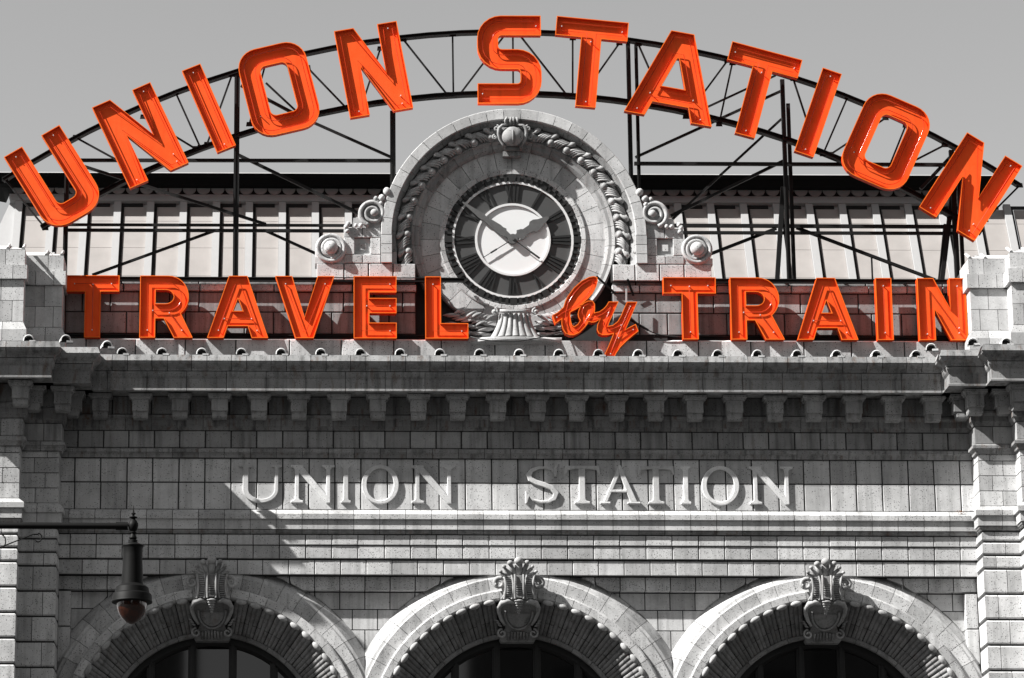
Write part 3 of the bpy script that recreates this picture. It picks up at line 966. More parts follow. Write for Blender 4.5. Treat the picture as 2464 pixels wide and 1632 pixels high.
# ---- corner piers
def rc(zs, z_hi, z_lo):
    return zs
za_rows = [ZY(y, Q2) for y in (1103-12, 1119-8, 1152-8, 1185-8)]
for sgn in (-1, 1):
    for level, (q0, xi, xo) in enumerate(((Q2, XP2, XP1+0.4), (Q1, XP1, XEND))):
        x0, x1 = sorted((sgn*xi, sgn*xo))
        lr, rr = (sgn > 0), (sgn < 0)          # only the inner side shows a return
        core = MB(); core.box(x0+0.02, x1-0.02, -1.3, q0-0.03, 0.0, z_lip0-0.03)
        PIER = core.build('corner_pier', 'mortar', ST)
        def split(fr):
            out = [x0]
            w_ = (XP1 - XP2) if level == 0 else 1.0
            for f in fr:
                out.append(sgn*(xi + f*w_))
            out.append(x1)
            return sorted(out)
        def pm(name, prof, fr, mat='stone', qb=None):
            moulding(name, prof, split(fr), q0, PIER, mat, lr, rr, q0-0.35 if qb is None else qb)
        def pb(name, z0, z1, fr, p=0.0, chm=0.0, mat='stone', gz=0.008):
            z0 += gz; z1 -= gz
            pr = [(p-chm, z1), (p, z1-chm), (p, z0+chm), (p-chm, z0)] if chm else [(p-0.006, z1), (p, z1-0.006), (p, z0+0.006), (p-0.006, z0)]
            moulding(name, pr, split(fr), q0, PIER, mat, lr, rr, q0-0.72, gap=0.007)
        # entablature round the pier
        pm('crown_block', prof_crown, (0.28, 0.85), 'stone_cornice')
        pm('corona_block', prof_corona, (0.75,), 'stone_cornice')
        pb('cornice_back_block', z_band+0.01, z_co1+0.001, (0.5,), 0.16, mat='stone_grime')
        pm('moulding_block', prof_mr, (0.45,), 'stone_grime')
        pb('course_block', z_bc, z_mr, (0.42,), 0.05, mat='stone_soot_shade')
        pm('taenia_block', prof_ta, (0.5,), 'stone_cornice')
        zr = [z_ta] + [lerp(z_ta, z_f0, t) for t in (0.13, 0.42, 0.71)] + [z_f0]
        for i in range(4):
            pb('pier_block', zr[i+1], zr[i], ((0.32,), (0.66,), (0.36,), (0.62,))[i])
        pm('base_moulding_block', prof_base, (0.55,))
        pm('cove_block', prof_cove, (0.55,), 'stone_cornice')
        zz = [z_b4, z_a0, z_a1, z_a2+0.05]
        while zz[-1] > ZY(1690): zz.append(zz[-1] - 0.545)
        for i in range(len(zz)-1):
            pb('rustic_block', zz[i+1], zz[i], ((0.35,), (0.62,))[i % 2], 0.0, 0.045, gz=0.004)
        # modillions
        for m_ in ((0.22, 1.06) if level == 0 else (0.30, 1.2)):
            link('modillion', MODM, PIER, (sgn*(xi + m_*(XP1-XP2) - 0.25), -q0, z_co1-0.004))
        # side modillion on the return
        o = link('modillion', MODM, PIER)
        o.matrix_basis = Matrix.Translation((sgn*xi, -(q0-0.18), z_co1-0.005)) @ Matrix.Rotation(-sgn*pi/2, 4, 'Z')
        # attic block above the cornice
        za_ = [ZY(y, Q2) for y in (619, 657, 691, 741, 791, 812, 836)]
        ac = MB(); ac.box(x0+0.03, x1-0.03, -1.2, q0-0.03, z_lip0-0.1, za_[0]-0.02)
        AP = ac.build('attic_pier', 'mortar', ST)
        def ab(name, pr, fr):
            moulding(name, pr, split(fr), q0, AP, 'stone_pale', lr, rr, q0-0.95, gap=0.006)
        zt = ZY(603, Q2-0.3)
        ab('cap_block', [(-0.42, za_[0]+0.20), (0.0, za_[0]+0.005)], (0.30,))
        ab('attic_block', [(0.0, za_[0]-0.006), (0.0, za_[1]+0.006)], (0.42,))
        ab('attic_block', [(0.055, za_[1]-0.006), (0.055, za_[2]+0.006)], (0.25, 0.74))
        ab('attic_block', [(-0.01, za_[2]-0.006), (-0.01, za_[3]+0.006)], (0.5,))
        ab('attic_block', [(-0.01, za_[3]-0.006), (-0.01, za_[4]+0.006)], (0.25, 0.74))
        ab('attic_base_block', [(-0.01, za_[4]-0.006), (0.075, za_[5]), (0.075, za_[6]-0.1)], (0.45,))
        # lead rolls on the sloped cap
        for f in (0.03, 0.45):
            xr = sgn*(xi + f*(XP1-XP2) + 0.02)
            rl = MB(); rl.tube([(xr, -q0+0.41, za_[0]+0.215), (xr, -q0+0.005, za_[0]+0.02)], 0.035, 7)
            rl.build('cap_roll', 'stone_pale', AP, True, R(50))

# ---- attic wall behind the lower sign
QA = -0.18
z_at = ZY(672, QA)
z_c0, z_c1 = ZY(685, QA+0.06), ZY(703, QA+0.06)
z_w1, z_w0 = ZY(753, QA), ZY(806, QA)
z_bs1, z_bs0 = ZY(818, 0.06), z_lip0 - 0.06
gx = PX(1005, 660, -0.03); gx = (abs(gx) + PX(1478, 660, -0.03))/2           # inner end of the ledge beside the clock
lx = (abs(PX(764, 650, -0.03)) + PX(1716, 650, -0.03))/2                     # outer end
_aw = MB()
_aw.box(-XP2-0.1, -gx+0.005, -1.25, QA-0.03, z_bs0, z_at)
AWL = _aw.build('attic_wall', 'mortar', ST)
_aw = MB(); _aw.box(gx-0.005, XP2+0.1, -1.25, QA-0.03, z_bs0, z_at)
AWR = _aw.build('attic_wall', 'mortar', ST)
for sgn, AW in ((-1, AWL), (1, AWR)):
    def sx(l): return sorted(sgn*v for v in l)
    course('attic_wall_block', sx(joints(gx, XP2, 0.85, 0.5, 0.03)), z_c0, z_at, QA, AW, 'stone_soot_shade')  # dark stone deepens the shade behind the sign letters by colour
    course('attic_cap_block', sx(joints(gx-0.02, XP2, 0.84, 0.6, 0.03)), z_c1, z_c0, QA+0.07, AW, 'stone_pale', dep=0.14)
    course('attic_wall_block', sx(joints(gx, XP2, 0.64, 0.3, 0.02)), z_w1, z_c1, QA, AW, 'stone_soot_shade')
    course('attic_wall_block', sx(joints(gx, XP2, 0.64, 0.58, 0.02)), z_w0, z_w1, QA, AW, 'stone_soot_shade')
pl = MB(); pl.box(-XP2, XP2, QA-0.02, 0.03, z_bs0-0.1, z_bs1-0.02); APL = pl.build('attic_plinth', 'mortar', ST)
course('attic_plinth_block', joints(-XP2+0.05, XP2-0.05, 1.12, 0.4, 0.05), z_bs0, z_bs1, 0.06, APL, 'stone', dep=0.28)
# unseen dark sheets added over the cornice to cut light bounced onto the attic
fl_ = MB(); fl_.box(-XW-0.2, XW+0.2, 0.0, 0.80, z_lip0-0.02, z_lip0+0.012); fl_.build('bounce_blocker', 'bounce_dark', CO)
for sgn in (-1, 1):
    for q0, xi, xo in ((Q2, XP2, XP1-0.5), (Q1, XP1, XEND)):
        x0, x1 = sorted((sgn*(xi-0.80), sgn*xo))
        fl_ = MB(); fl_.box(x0, x1, 0.0 if q0 == Q2 else Q2-0.2, q0+0.80, z_lip0-0.02, z_lip0+(0.016 if q0 == Q2 else 0.020)); fl_.build('bounce_blocker', 'bounce_dark', CO)
rd = MB(); rd.box(-XEND, XEND, -9, -1.2, z_co0+0.02, z_at-0.5); rd.build('roof_deck', 'mortar', ST)

# curled antefixes along the cornice
def antefix_mesh():
    b = MB()
    n = 12
    ro, ri = 0.118, 0.097
    prof = []
    a0, a1 = R(-10), R(190)
    vs_ = []; fs = []
    for i in range(n+1):
        a = a0 + (a1-a0)*i/n
        for r_, q in ((ro, 0.0), (ri, 0.012), (ri, -0.22), (ro, -0.22)):
            vs_.append((r_*cos(a), -q, 0.02 + r_*1.06*sin(a)))
    for i in range(n):
        for j in range(4):
            k_ = (j+1) % 4
            fs.append((i*4+j, (i+1)*4+j, (i+1)*4+k_, i*4+k_))
    fs += [(0, 1, 2, 3), tuple(n*4+j for j in range(4))[::-1]]
    b.add(vs_, fs)
    b.box(0.02, 0.15, -0.1, 0.02, -0.03, 0.012)
    return b.mesh('antefix', 'stone', True, R(35))
AFM = antefix_mesh()
b = MB(); b.prism(arcpts(0, 0.02, 0.0965, 0.0965*1.06, 0, 180, 10), -0.19, -0.12); AFH = b.mesh('antefix_shade_disc', 'mortar')  # dark disc put in for the shade inside the curl
zaf = z_lip0 + 0.015
for i in range(21):
    link('antefix', AFM, CO, (PX(294, 850, 0.84) + i*MOD, -0.835, zaf))
    link('antefix_shade_disc', AFH, CO, (PX(294, 850, 0.84) + i*MOD, -0.835, zaf))
for x, q in ((68, Q1), (158, Q1), (258, Q2), (2241, Q2), (2342, Q1), (2423, Q1)):
    o = link('antefix', AFM, CO)
    X = PX(x, 830, q+0.84)
    turn = 0.0 if x in (68, 2423) else (0.22 if x < 1000 else -0.22)
    o.matrix_basis = Matrix.Translation((X, -(q+0.80), zaf)) @ Matrix.Rotation(turn, 4, 'Z')
    o = link('antefix_shade_disc', AFH, CO); o.matrix_basis = Matrix.Translation((X, -(q+0.80), zaf)) @ Matrix.Rotation(turn, 4, 'Z')

# ================================================================ CLOCK GABLE
QD = -0.36
CC = P(1238, 578, QD)
CCX, CCZ = 0.0, CC[1]
pm_ = (PX(1338, 578, QD) - PX(1138, 578, QD))/200.0      # metres per pixel at the dial
rad = lambda px: px*pm_
zl1 = ZY(635, -0.03)                                     # top of the ledge
zl0 = ZY(676, -0.03)
gb_ = MB()
gb_.prism([(-rad(312), zl1)] + [(CCX + rad(312)*cos(R(a)), CCZ + rad(312)*sin(R(a))) for a in range(180, -1, -5)] + [(rad(312), zl1)], -1.2, QD-0.06)
gb_.box(-gx, gx, -1.25, QD-0.07, z_bs0, zl1+0.02)
gb_.box(-lx+0.02, -gx+0.02, -1.2, -0.06, zl0+0.01, zl1-0.02); gb_.box(gx-0.02, lx-0.02, -1.2, -0.06, zl0+0.01, zl1-0.02)
GB = gb_.build('clock_gable', 'mortar', ST)
# ledge
for sgn in (-1, 1):
    e = [gx, gx+0.50, gx+1.04, gx+1.58, lx]
    e = sorted(sgn*v for v in e)
    course('ledge_block', e, zl0, zl1, -0.02, GB, 'stone_pale', dep=0.6)
# outer ring of voussoirs, with short straight legs
ro_o, ro_i = rad(318), rad(292)
prof_ring = [(ro_i, -0.95), (ro_i, 0.045), (ro_i+0.01, 0.055), (ro_o-0.012, 0.055), (ro_o, 0.043), (ro_o, -0.95)]
nv = 23
for i in range(nv):
    a0 = pi*i/nv; a1 = pi*(i+1)/nv; gp = 0.007/ro_o
    m = MB(); m.arc(prof_ring, 0, CCZ, a0+gp, a1-gp, 4); m.build('gable_voussoir', 'stone_pale', GB)
leg = CCZ - zl1
for sgn in (-1, 1):
    nl = 3
    for i in range(nl):
        z1 = CCZ - leg*i/nl - 0.007; z0 = CCZ - leg*(i+1)/nl + 0.007
        x0, x1 = sorted((sgn*ro_i, sgn*ro_o))
        m = MB(); m.box(x0, x1, -0.95, 0.055, z0, z1); m.build('gable_voussoir', 'stone_pale', GB)
def full_ring(name, prof, n, mat, a0=0.0, a1=pi, seg=3, smooth=False, gap=0.005):
    da = (a1-a0)/n
    for i in range(n):
        m = MB(); gp = gap/prof[0][0]
        m.arc(prof, 0, CCZ, a0+da*i+gp, a0+da*(i+1)-gp, seg)
        m.build(name, mat, GB, smooth, R(28) if smooth else None)
    return da
r_g1, r_g0, r_m0, r_t0 = rad(280), rad(246), rad(222), rad(177)
# reveal, garland bed, inner moulding
prof_rev = [(ro_i+0.02, -0.5), (ro_i+0.02, -0.02), (ro_i-0.03, -0.06), (r_g1+0.01, -0.13), (r_g1, -0.5)]
full_ring('reveal_block', prof_rev, 19, 'stone_soot_shade', R(-8), R(188))
for sgn in (-1, 1):
    x0, x1 = sorted((sgn*r_g1, sgn*(ro_i+0.02)))
    m = MB(); m.box(x0, x1, -0.5, -0.07, zl1, CCZ - r_g1*sin(R(8)) - 0.01); m.build('reveal_block', 'stone', GB)
prof_mld = [(r_g0+0.02, -0.6), (r_g0+0.02, -0.17), (r_g0-0.02, -0.15), (r_g0-0.05, -0.18), (r_g0-0.08, -0.21), (r_m0+0.07, -0.215), (r_m0+0.03, -0.25), (r_m0, -0.30), (r_m0, -0.6)]
full_ring('ring_moulding_block', prof_mld, 22, 'stone_soot_shade', R(-40), R(220), smooth=True)
prof_tym = [(r_t0-0.01, -0.6), (r_t0-0.01, -0.325), (r_m0+0.02, -0.325), (r_m0+0.02, -0.6)]
full_ring('tympanum_block', prof_tym, 32, 'stone', 0, 2*pi)
prof_thin = [(rad(163), -0.6), (rad(163), -0.33), (rad(165), -0.29), (rad(175), -0.285), (rad(178), -0.30), (rad(178), -0.6)]
full_ring('dial_surround_block', prof_thin, 36, 'stone_pale', 0, 2*pi, 2)
m = MB(); m.arc([(r_m0+0.03, -1.0), (r_m0+0.03, -0.30), (r_m0-0.01, -0.28), (r_m0-0.01, -1.0)], 0, CCZ, R(214), R(326), 30); m.build('tympanum_rim', 'stone', GB)

# garland: leaves, twisted ribbons and berries
gm_ = MB(); gm_.arc([(r_g1+0.01, -0.4), (r_g1, -0.20), (r_g1-0.05, -0.185), ((r_g0+r_g1)/2, -0.18), (r_g0+0.04, -0.19), (r_g0, -0.21), (r_g0, -0.4)], 0, CCZ, R(-12), R(192), 60)
GAR = gm_.build('garland', 'stone_carved', ST, True, R(50))
rgm = (r_g0+r_g1)/2
def garland_meshes(mir):
    b = MB(); b.ball((r_g0+0.085, 0.11, mir*-0.11), 0.078, 0.08, 0.078, 12, 8)
    b.tube([(r_g0+0.085+0.088*cos(t*2*pi/12), 0.13, mir*-0.11+0.088*sin(t*2*pi/12)) for t in range(12)], 0.016, 5, True)
    berry = b.mesh('berry', 'stone_carved', True)
    b = MB()
    pts = []
    for i in range(9):
        t = i/8
        pts.append((r_g1-0.05-0.085*t + 0.035*sin(t*7), 0.13-0.06*sin(pi*t), mir*(0.0-0.20*t)))
    b.tube(pts, 0, 8, rad=[0.02, 0.045, 0.06, 0.055, 0.042, 0.03, 0.04, 0.042, 0.02])
    b.ball((r_g1-0.04, 0.10, mir*-0.10), 0.035, 0.05, 0.05, 8, 5)
    leaf = b.mesh('acanthus_leaf', 'stone_carved', True)
    rib = []
    for k_ in range(4):
        b = MB()
        pts = []
        for i in range(9):
            t = i/8
            r_ = lerp(r_g1-0.015, r_g0+0.02, t)
            y = 0.19 - 0.13*sin(pi*t)**0.7
            zz_ = mir*(0.03 + 0.056*k_ - 0.26*(t - 0.5) + 0.012*sin(t*7))
            pts.append((r_, y, zz_))
        b.tube(pts, 0, 6, rad=[0.012, 0.022, 0.025, 0.026, 0.026, 0.026, 0.025, 0.022, 0.012])
        rib.append(b.mesh('ribbon', 'stone_carved', True))
    return berry, leaf, rib
GML, GMR = garland_meshes(1), garland_meshes(-1)
for side, gms in ((1, GMR), (-1, GML)):
    for i in range(10):
        a = pi/2 - side*(R(14.5) + R(9.6)*i)
        c = (0, 0, CCZ)
        rot_link('berry', gms[0], GAR, c, a)
        rot_link('acanthus_leaf', gms[1], GAR, c, a)
        for r_ in gms[2]: rot_link('ribbon', r_, GAR, c, a)

# cartouche at the crown of the garland
def cartouche():
    s = 1/10.455/106.0
    zc0 = ZY(250 + 340/10.455, 0.08)
    Z_ = lambda y: zc0 - (y-340)*s/0.96
    X_ = lambda x: (x-1030)*s
    m = MB()
    m.prism(rounded([(X_(740), Z_(560), 0.06), (X_(720), Z_(800), 0.06), (X_(860), Z_(1010), 0.05), (X_(1200), Z_(1010), 0.05), (X_(1340), Z_(800), 0.06), (X_(1320), Z_(560), 0.06)]), -0.35, 0.0)
    C_ = m.build('cartouche', 'stone_soot_shade', ST)
    for sg in (-1, 1):
        m = MB()
        m.tube([(X_(1030+sg*120), -0.08, Z_(520)), (X_(1030+sg*250), -0.10, Z_(545)), (X_(1030+sg*330), -0.09, Z_(620)), (X_(1030+sg*345), -0.06, Z_(740)), (X_(1030+sg*310), -0.03, Z_(870)), (X_(1030+sg*230), -0.0, Z_(980)), (X_(1030+sg*190), 0.03, Z_(1060))], 0, 8, rad=[0.02, 0.035, 0.04, 0.04, 0.038, 0.035, 0.04])
        m.tube(spiral(X_(1030+sg*385), Z_(600), 0.03, 0.07, 1.3, sg, start=pi/2), 0.026, 6)
        m.tube(spiral(X_(1030+sg*430), Z_(810), 0.0, 0.055, 1.2, -sg, start=pi/2), 0.024, 6)
        m.build('cartouche_scroll', 'stone_soot_shade', C_, True)
    m = MB(); m.ball((X_(1030), -0.02, Z_(790)), 285*s, 0.15, 250*s, 22, 14); m.build('cartouche_boss', 'stone_soot_shade', C_, True)
    m = MB(); m.tube([(X_(1030), -0.09, Z_(600)), (X_(1035), -0.165, Z_(700)), (X_(1035), -0.175, Z_(800)), (X_(1032), -0.15, Z_(920)), (X_(1030), -0.08, Z_(1000))], 0, 6, rad=[0.006, 0.011, 0.011, 0.011, 0.006]); m.build('cartouche_rib', 'stone_soot_shade', C_, True)
    for x in (870, 990, 1060, 1150):
        m = MB(); m.tube([(X_(x), -0.06, Z_(520)), (X_(x+(x-1030)*0.1), -0.11, Z_(430)), (X_(x-(x-1030)*0.15), -0.09, Z_(345))], 0, 7, rad=[0.02, 0.035, 0.025])
        m.build('cartouche_feather', 'stone_soot_shade', C_, True)
    m = MB(); m.box(X_(850), X_(1220), -0.30, -0.06, Z_(1100), Z_(1030)); m.box(X_(800), X_(1250), -0.30, -0.14, Z_(1230), Z_(1110))
    m.build('cartouche_base', 'stone_soot_shade', C_)
cartouche()

# flanking scroll blocks
def flank(sgn):
    zt = ZY(549, -0.03)
    xo_ = rad(407); xi_ = ro_o + 0.01
    m = MB(); m.box(*sorted((sgn*xi_, sgn*(xo_-0.01))), -0.9, -0.10, zl1, zt-0.01)
    F = m.build('scroll_wing', 'mortar', ST)
    # stones round the sunk square panel
    zm = (zt+zl1)/2
    px0, px1 = rad(342), rad(382)
    pz0, pz1 = ZY(614, -0.03), ZY(573, -0.03)
    xm = (px0+px1)/2
    for a, c, d, e in ((xi_, xm, pz1, zt), (xm, xo_, pz1, zt), (xi_, xm, zl1, pz0), (xm, xo_, zl1, pz0), (xi_, px0+0.011, pz0, pz1), (px1-0.011, xo_, pz0, pz1)):
        x0, x1 = sorted((sgn*a, sgn*c)); block('wing_block', x0, x1, d, e, -0.02, F, 'stone_pale', gap=0.005, dep=0.15)
    x0, x1 = sorted((sgn*px0, sgn*px1)); block('sunk_panel', x0, x1, pz0, pz1, -0.095, F, 'stone_pale', gap=0.0)
    x0, x1 = sorted((sgn*(xm-0.08), sgn*(xm+0.08))); block('panel_boss', x0, x1, (pz0+pz1)/2-0.09, (pz0+pz1)/2+0.07, -0.07, F, 'stone_pale', gap=0.0, dep=0.03)
    # volutes
    for (vx, vy, r_, br) in ((337, 512, 0.33, 0.085), (438, 602, 0.345, 0.155)):
        X, Z = sgn*rad(vx), ZY(vy, 0.0)
        if vy > 550: Z = zl1 + r_*0.97
        else: Z = zt + r_*0.97
        m = MB()
        pl = arcpts(X, Z, r_, r_, 0, 340, 30)
        m.prism(ccw(pl), -0.5, -0.03)
        V = m.build('volute', 'stone_pale', F, True, R(40))
        m = MB()
        if vy > 550:
            m.tube([(a, 0.0, c) for a, c in arcpts(X, Z, r_-0.05, r_-0.05, 0, 345, 36)], 0.05, 8, True)
            m.tube(spiral(X, Z, 0.0, r_-0.11, 1.1, -sgn, n=40, start=-pi/2 if sgn > 0 else -pi/2, grow=0.35), 0.05, 8)
        else:
            m.tube(spiral(X, Z, 0.02, r_-0.03, 1.75, sgn if sgn < 0 else sgn, n=60, start=-pi/2+sgn*0.3, grow=0.66), 0, 8, rad=[0.055-0.025*i/60 for i in range(61)])
        m.build('scroll', 'stone_pale', V, True)
        m = MB(); m.ball((X + (0 if vy > 550 else sgn*-0.03), -0.05, Z), br, br*0.9, br, 18, 12); m.build('scroll_eye', 'stone_pale', V, True)
        if vy > 550:
            m = MB(); m.box(X-r_, X+r_, -0.5, -0.04, zl1, zl1+0.14); m.build('volute_foot', 'stone_pale', V)
        else:
            m = MB(); m.prism([(sgn*xi_, zt), (sgn*(xi_+0.62), zt), (sgn*(xi_+0.60), zt+0.22), (sgn*xi_, zt+0.3)][::sgn], -0.5, -0.035); m.build('volute_foot', 'stone_pale', V)
    # buds and curled leaves on the scrolls
    for (bx, by, rr_) in ((303, 463, 0.085), (316, 478, 0.07), (330, 480, 0.05), (318, 492, 0.05), (401, 548, 0.055), (396, 541, 0.05), (378, 545, 0.045), (366, 545, 0.05), (398, 558, 0.05)):
        m = MB()
        X, Z = sgn*rad(bx), ZY(by, 0.0)
        m.ball((X, -0.03, Z), rr_, rr_*0.9, rr_*1.15, 10, 7, random.uniform(-0.8, 0.8))
        m.build('bud', 'stone_pale', F, True)
flank(-1); flank(1)

# plinth, fluted foot and laurel under the dial
z_p0, z_p1 = ZY(811, 0.15), ZY(748, 0.0)
def flute_foot():
    pmx = 1/110.0
    m = MB()
    N_, K_ = 56, 10
    vs_ = []; fs = []
    for k_ in range(K_+1):
        t = k_/K_
        hw_ = lerp(39, 62, t**1.8)*pmx
        for i in range(N_+1):
            u = -1 + 2*i/N_
            wv = abs(sin((u*3.5+0.5)*pi))
            q = 0.03 + 0.16*(1-u*u)**0.5 + 0.10*t**2*(1-0.5*u*u) - 0.05*(1-wv**0.5)
            vs_.append((u*hw_, -q, lerp(z_p1-0.10, z_p0, t)))
    for k_ in range(K_):
        for i in range(N_):
            a = k_*(N_+1)+i
            fs.append((a, a+1, a+N_+2, a+N_+1))
    m.add(vs_, fs)
    F = m.build('fluted_foot', 'stone_carved', ST, True)
    m = MB(); m.tube([(-0.33, -0.17, z_p1-0.045), (-0.12, -0.24, z_p1-0.075), (0.12, -0.24, z_p1-0.075), (0.33, -0.17, z_p1-0.045)], 0.035, 8); m.build('foot_band', 'stone_carved', F, True)
    for sg in (-1, 1):
        m = MB(); m.tube(spiral(sg*0.45, z_p1-0.05, 0.12, 0.075, 1.2, sg, start=pi/2), 0.026, 7); m.ball((sg*0.45, -0.11, z_p1-0.05), 0.04, 0.06, 0.03); m.build('foot_scroll', 'stone_carved', F, True)
    # laurel sprays
    lm = MB()
    n = 8
    vs_ = []; fs = []
    for i in range(n+1):
        t = i/n
        wv = 0.032*sin(pi*min(1, t*0.92+0.05))**0.8
        up = 0.03*sin(pi*t)
        vs_ += [(t*0.30, -up-0.0, -wv), (t*0.30, -up-0.03*sin(pi*t), 0.0), (t*0.30, -up-0.0, wv)]
    for i in range(n):
        a = i*3
        fs += [(a, a+3, a+4, a+1), (a+1, a+4, a+5, a+2)]
    lm.add(vs_, fs)
    LM = lm.mesh('laurel_leaf', 'stone_carved', True)
    for sg in (-1, 1):
        for i in range(46):
            t = (i % 12)/11; row = i//12
            r_ = 0.5 + 0.92*t
            ang = R(-3 - 8*row + 30*t*(1 - 0.35*row) + random.uniform(-6, 6))
            x = sg*(0.42 + 0.82*t + random.uniform(-0.03, 0.03))
            z = lerp(z_p0+0.05, z_p1-0.02, (row+0.5)/4) + 0.24*t*t*(row-0.6)/3 + 0.05*t
            o = link('laurel_leaf', LM, F)
            sc_ = random.uniform(0.8, 1.15)
            base = Matrix.Rotation(ang, 4, 'Y').inverted() if sg > 0 else Matrix.Rotation(pi, 4, 'Z') @ Matrix.Rotation(-ang, 4, 'Y')
            base = Matrix.Rotation(-ang, 4, 'Y') if sg > 0 else Matrix.Scale(-1, 4, (1, 0, 0)) @ Matrix.Rotation(-ang, 4, 'Y')
            o.matrix_basis = Matrix.Translation((x, 0.12 - 0.10*row/3 - random.uniform(0, 0.04), z)) @ base @ Matrix.Rotation(random.uniform(-0.5, 0.5), 4, 'X') @ Matrix.Scale(sc_, 4)
    # bowed plinth under it
    m = MB()
    xs_ = [(-1.02 + 2.04*i/20) for i in range(21)]
    vs_ = []; fs = []
    for x in xs_:
        t = x/1.02
        bow = 0.28*max(0.0, 1-abs(t)**2.2)
        for q, z in ((0.03, z_p0+0.02), (0.045+bow*0.55, z_p0+0.0), (0.05+bow*1.15, z_p0-0.06), (0.05+bow*1.15, z_p0-0.11), (0.04, z_p0-0.16), (-0.2, z_p0-0.16), (-0.2, z_p0+0.02)):
            vs_.append((x, -q, z))
    for i in range(20):
        for j in range(7):
            k_ = (j+1) % 7
            fs.append((i*7+j, (i+1)*7+j, (i+1)*7+k_, i*7+k_))
    fs += [tuple(range(7)), tuple(20*7+j for j in range(7))[::-1]]
    m.add(vs_, fs)
    m.build('bowed_plinth', 'stone_pale', ST, True, R(30))
flute_foot()

# ================================================================ CLOCK
CK = empty('clock', (CCX, -QD, CCZ), 'large round station clock with black Roman numerals and white centre showing ten to two', 'clock')
MI[CK.name] = Matrix.Translation((CCX, -QD, CCZ)).inverted()
def disc(name, r0, r1, q0, q1, mat, n=72):
    m = MB()
    if r0 > 0: m.prism(arcpts(0, CCZ, r1, r1, 0, 355, n-1), q0, q1, holes=[arcpts(0, CCZ, r0, r0, 0, 355, n-1)[::-1]])
    else: m.prism(arcpts(0, CCZ, r1, r1, 0, 355, n-1), q0, q1)
    return m.build(name, mat, CK)
disc('dial', 0, rad(159), QD-0.05, QD, 'dial')
disc('centre_disc', 0, rad(87), QD, QD+0.018, 'dialwhite')
disc('inner_ring', rad(85.5), rad(91), QD, QD+0.05, 'ringwhite')
disc('chapter_ring', rad(141), rad(146.5), QD, QD+0.045, 'ringwhite')
disc('bezel', rad(158), rad(166), QD-0.05, QD+0.012, 'stone_pale')
tk = MB(); tk.box(-rad(3.2), rad(3.2), 0, 0.06, rad(146), rad(164)); TKM = tk.mesh('minute_mark', 'numeral')
hk = MB(); hk.box(-rad(8), rad(8), 0, 0.07, rad(146), rad(164.5)); HKM = hk.mesh('hour_mark', 'numeral')
for i in range(60):
    a = 2*pi*i/60
    o = link('hour_mark' if i % 5 == 0 else 'minute_mark', HKM if i % 5 == 0 else TKM, CK)
    o.matrix_basis = Matrix.Translation((0, -QD, CCZ)) @ Matrix.Rotation(a, 4, 'Y')
NUM = ['XII', 'I', 'II', 'III', 'IIII', 'V', 'VI', 'VII', 'VIII', 'IX', 'X', 'XI']
for i, nmr in enumerate(NUM):
    m = MB()
    r0, r1 = rad(92.5), rad(140)
    u = rad(8.5)
    wid = {'I': 1.0, 'V': 2.0, 'X': 2.0}
    tot = sum(wid[c] for c in nmr)*u
    x = -tot/2
    for c in nmr:
        w_ = wid[c]*u
        t = u*0.30; th = u*0.14
        fl = lambda xx, rr_: xx*(rr_/rad(116))
        def quad(xa, xb, wa, wb, q):
            m.prism(ccw([(fl(xa-wa, r0), r0), (fl(xa+wa, r0), r0), (fl(xb+wb, r1), r1), (fl(xb-wb, r1), r1)]), 0.0, q)
        cx_ = x + w_/2
        if c == 'I': quad(cx_, cx_, t, t, 0.03)
        elif c == 'V':
            quad(cx_, cx_-u*0.68, th, t*1.05, 0.030); quad(cx_, cx_+u*0.68, th, th, 0.033)
        else:
            quad(cx_+u*0.62, cx_-u*0.62, t, t, 0.030); quad(cx_-u*0.62, cx_+u*0.62, th, th, 0.033)
        x += w_
    o = m.build('numeral', 'numeral', CK)
    o.matrix_basis = Matrix.Translation((0, -QD, CCZ)) @ Matrix.Rotation(2*pi*i/12, 4, 'Y')
def hand(name, outline, ang, q, mat='hand', th=0.02):
    m = MB(); m.prism(ccw([(x*pm_, z*pm_) for x, z in outline]), 0, th)
    o = m.build(name, mat, CK)
    o.matrix_basis = Matrix.Translation((0, -(QD+q), CCZ)) @ Matrix.Rotation(ang, 4, 'Y')
sym = lambda l: l + [(-x, z) for x, z in l[::-1]]
mh = sym([(5, 8), (7, 24), (11, 28), (9, 36), (10, 44), (8.5, 60), (6, 86), (8, 92), (7.5, 100), (5, 120), (2.5, 146), (0.8, 152)])
hhd = sym([(6, 8), (8, 16), (14, 20), (11, 30), (8, 34), (9, 52), (15, 58), (15, 68), (10, 78), (7, 90), (4, 100), (0.8, 104)])
hand('minute_hand', mh, math.atan2(1117.7-1237.5, (577.5-489)/0.966), 0.085)
hand('hour_hand', hhd, math.atan2(1323-1237.5, (577.5-524.6)/0.966), 0.055)
hand('counterweight_rod', [(-1, -8), (1, -8), (1, -52), (2.2, -52), (2.2, -80), (-2.2, -80), (-2.2, -52), (-1, -52)], math.atan2(1117.7-1237.5, (577.5-489)/0.966), 0.09, 'numeral', 0.012)
hand('counterweight_rod', [(-1, -8), (1, -8), (1, -46), (2.0, -46), (2.0, -64), (0.8, -64), (0.8, -86), (-0.8, -86), (-0.8, -64), (-2.0, -64), (-2.0, -46), (-1, -46)], math.atan2(1323-1237.5, (577.5-524.6)/0.966), 0.06, 'numeral', 0.012)
m = MB(); m.prism(arcpts(0, CCZ, 12*pm_, 12*pm_, 0, 340, 17), QD, QD+0.12); m.prism(arcpts(0, CCZ, 4*pm_, 4*pm_, 0, 330, 11), QD+0.12, QD+0.14)
m.build('hub', 'hand', CK)

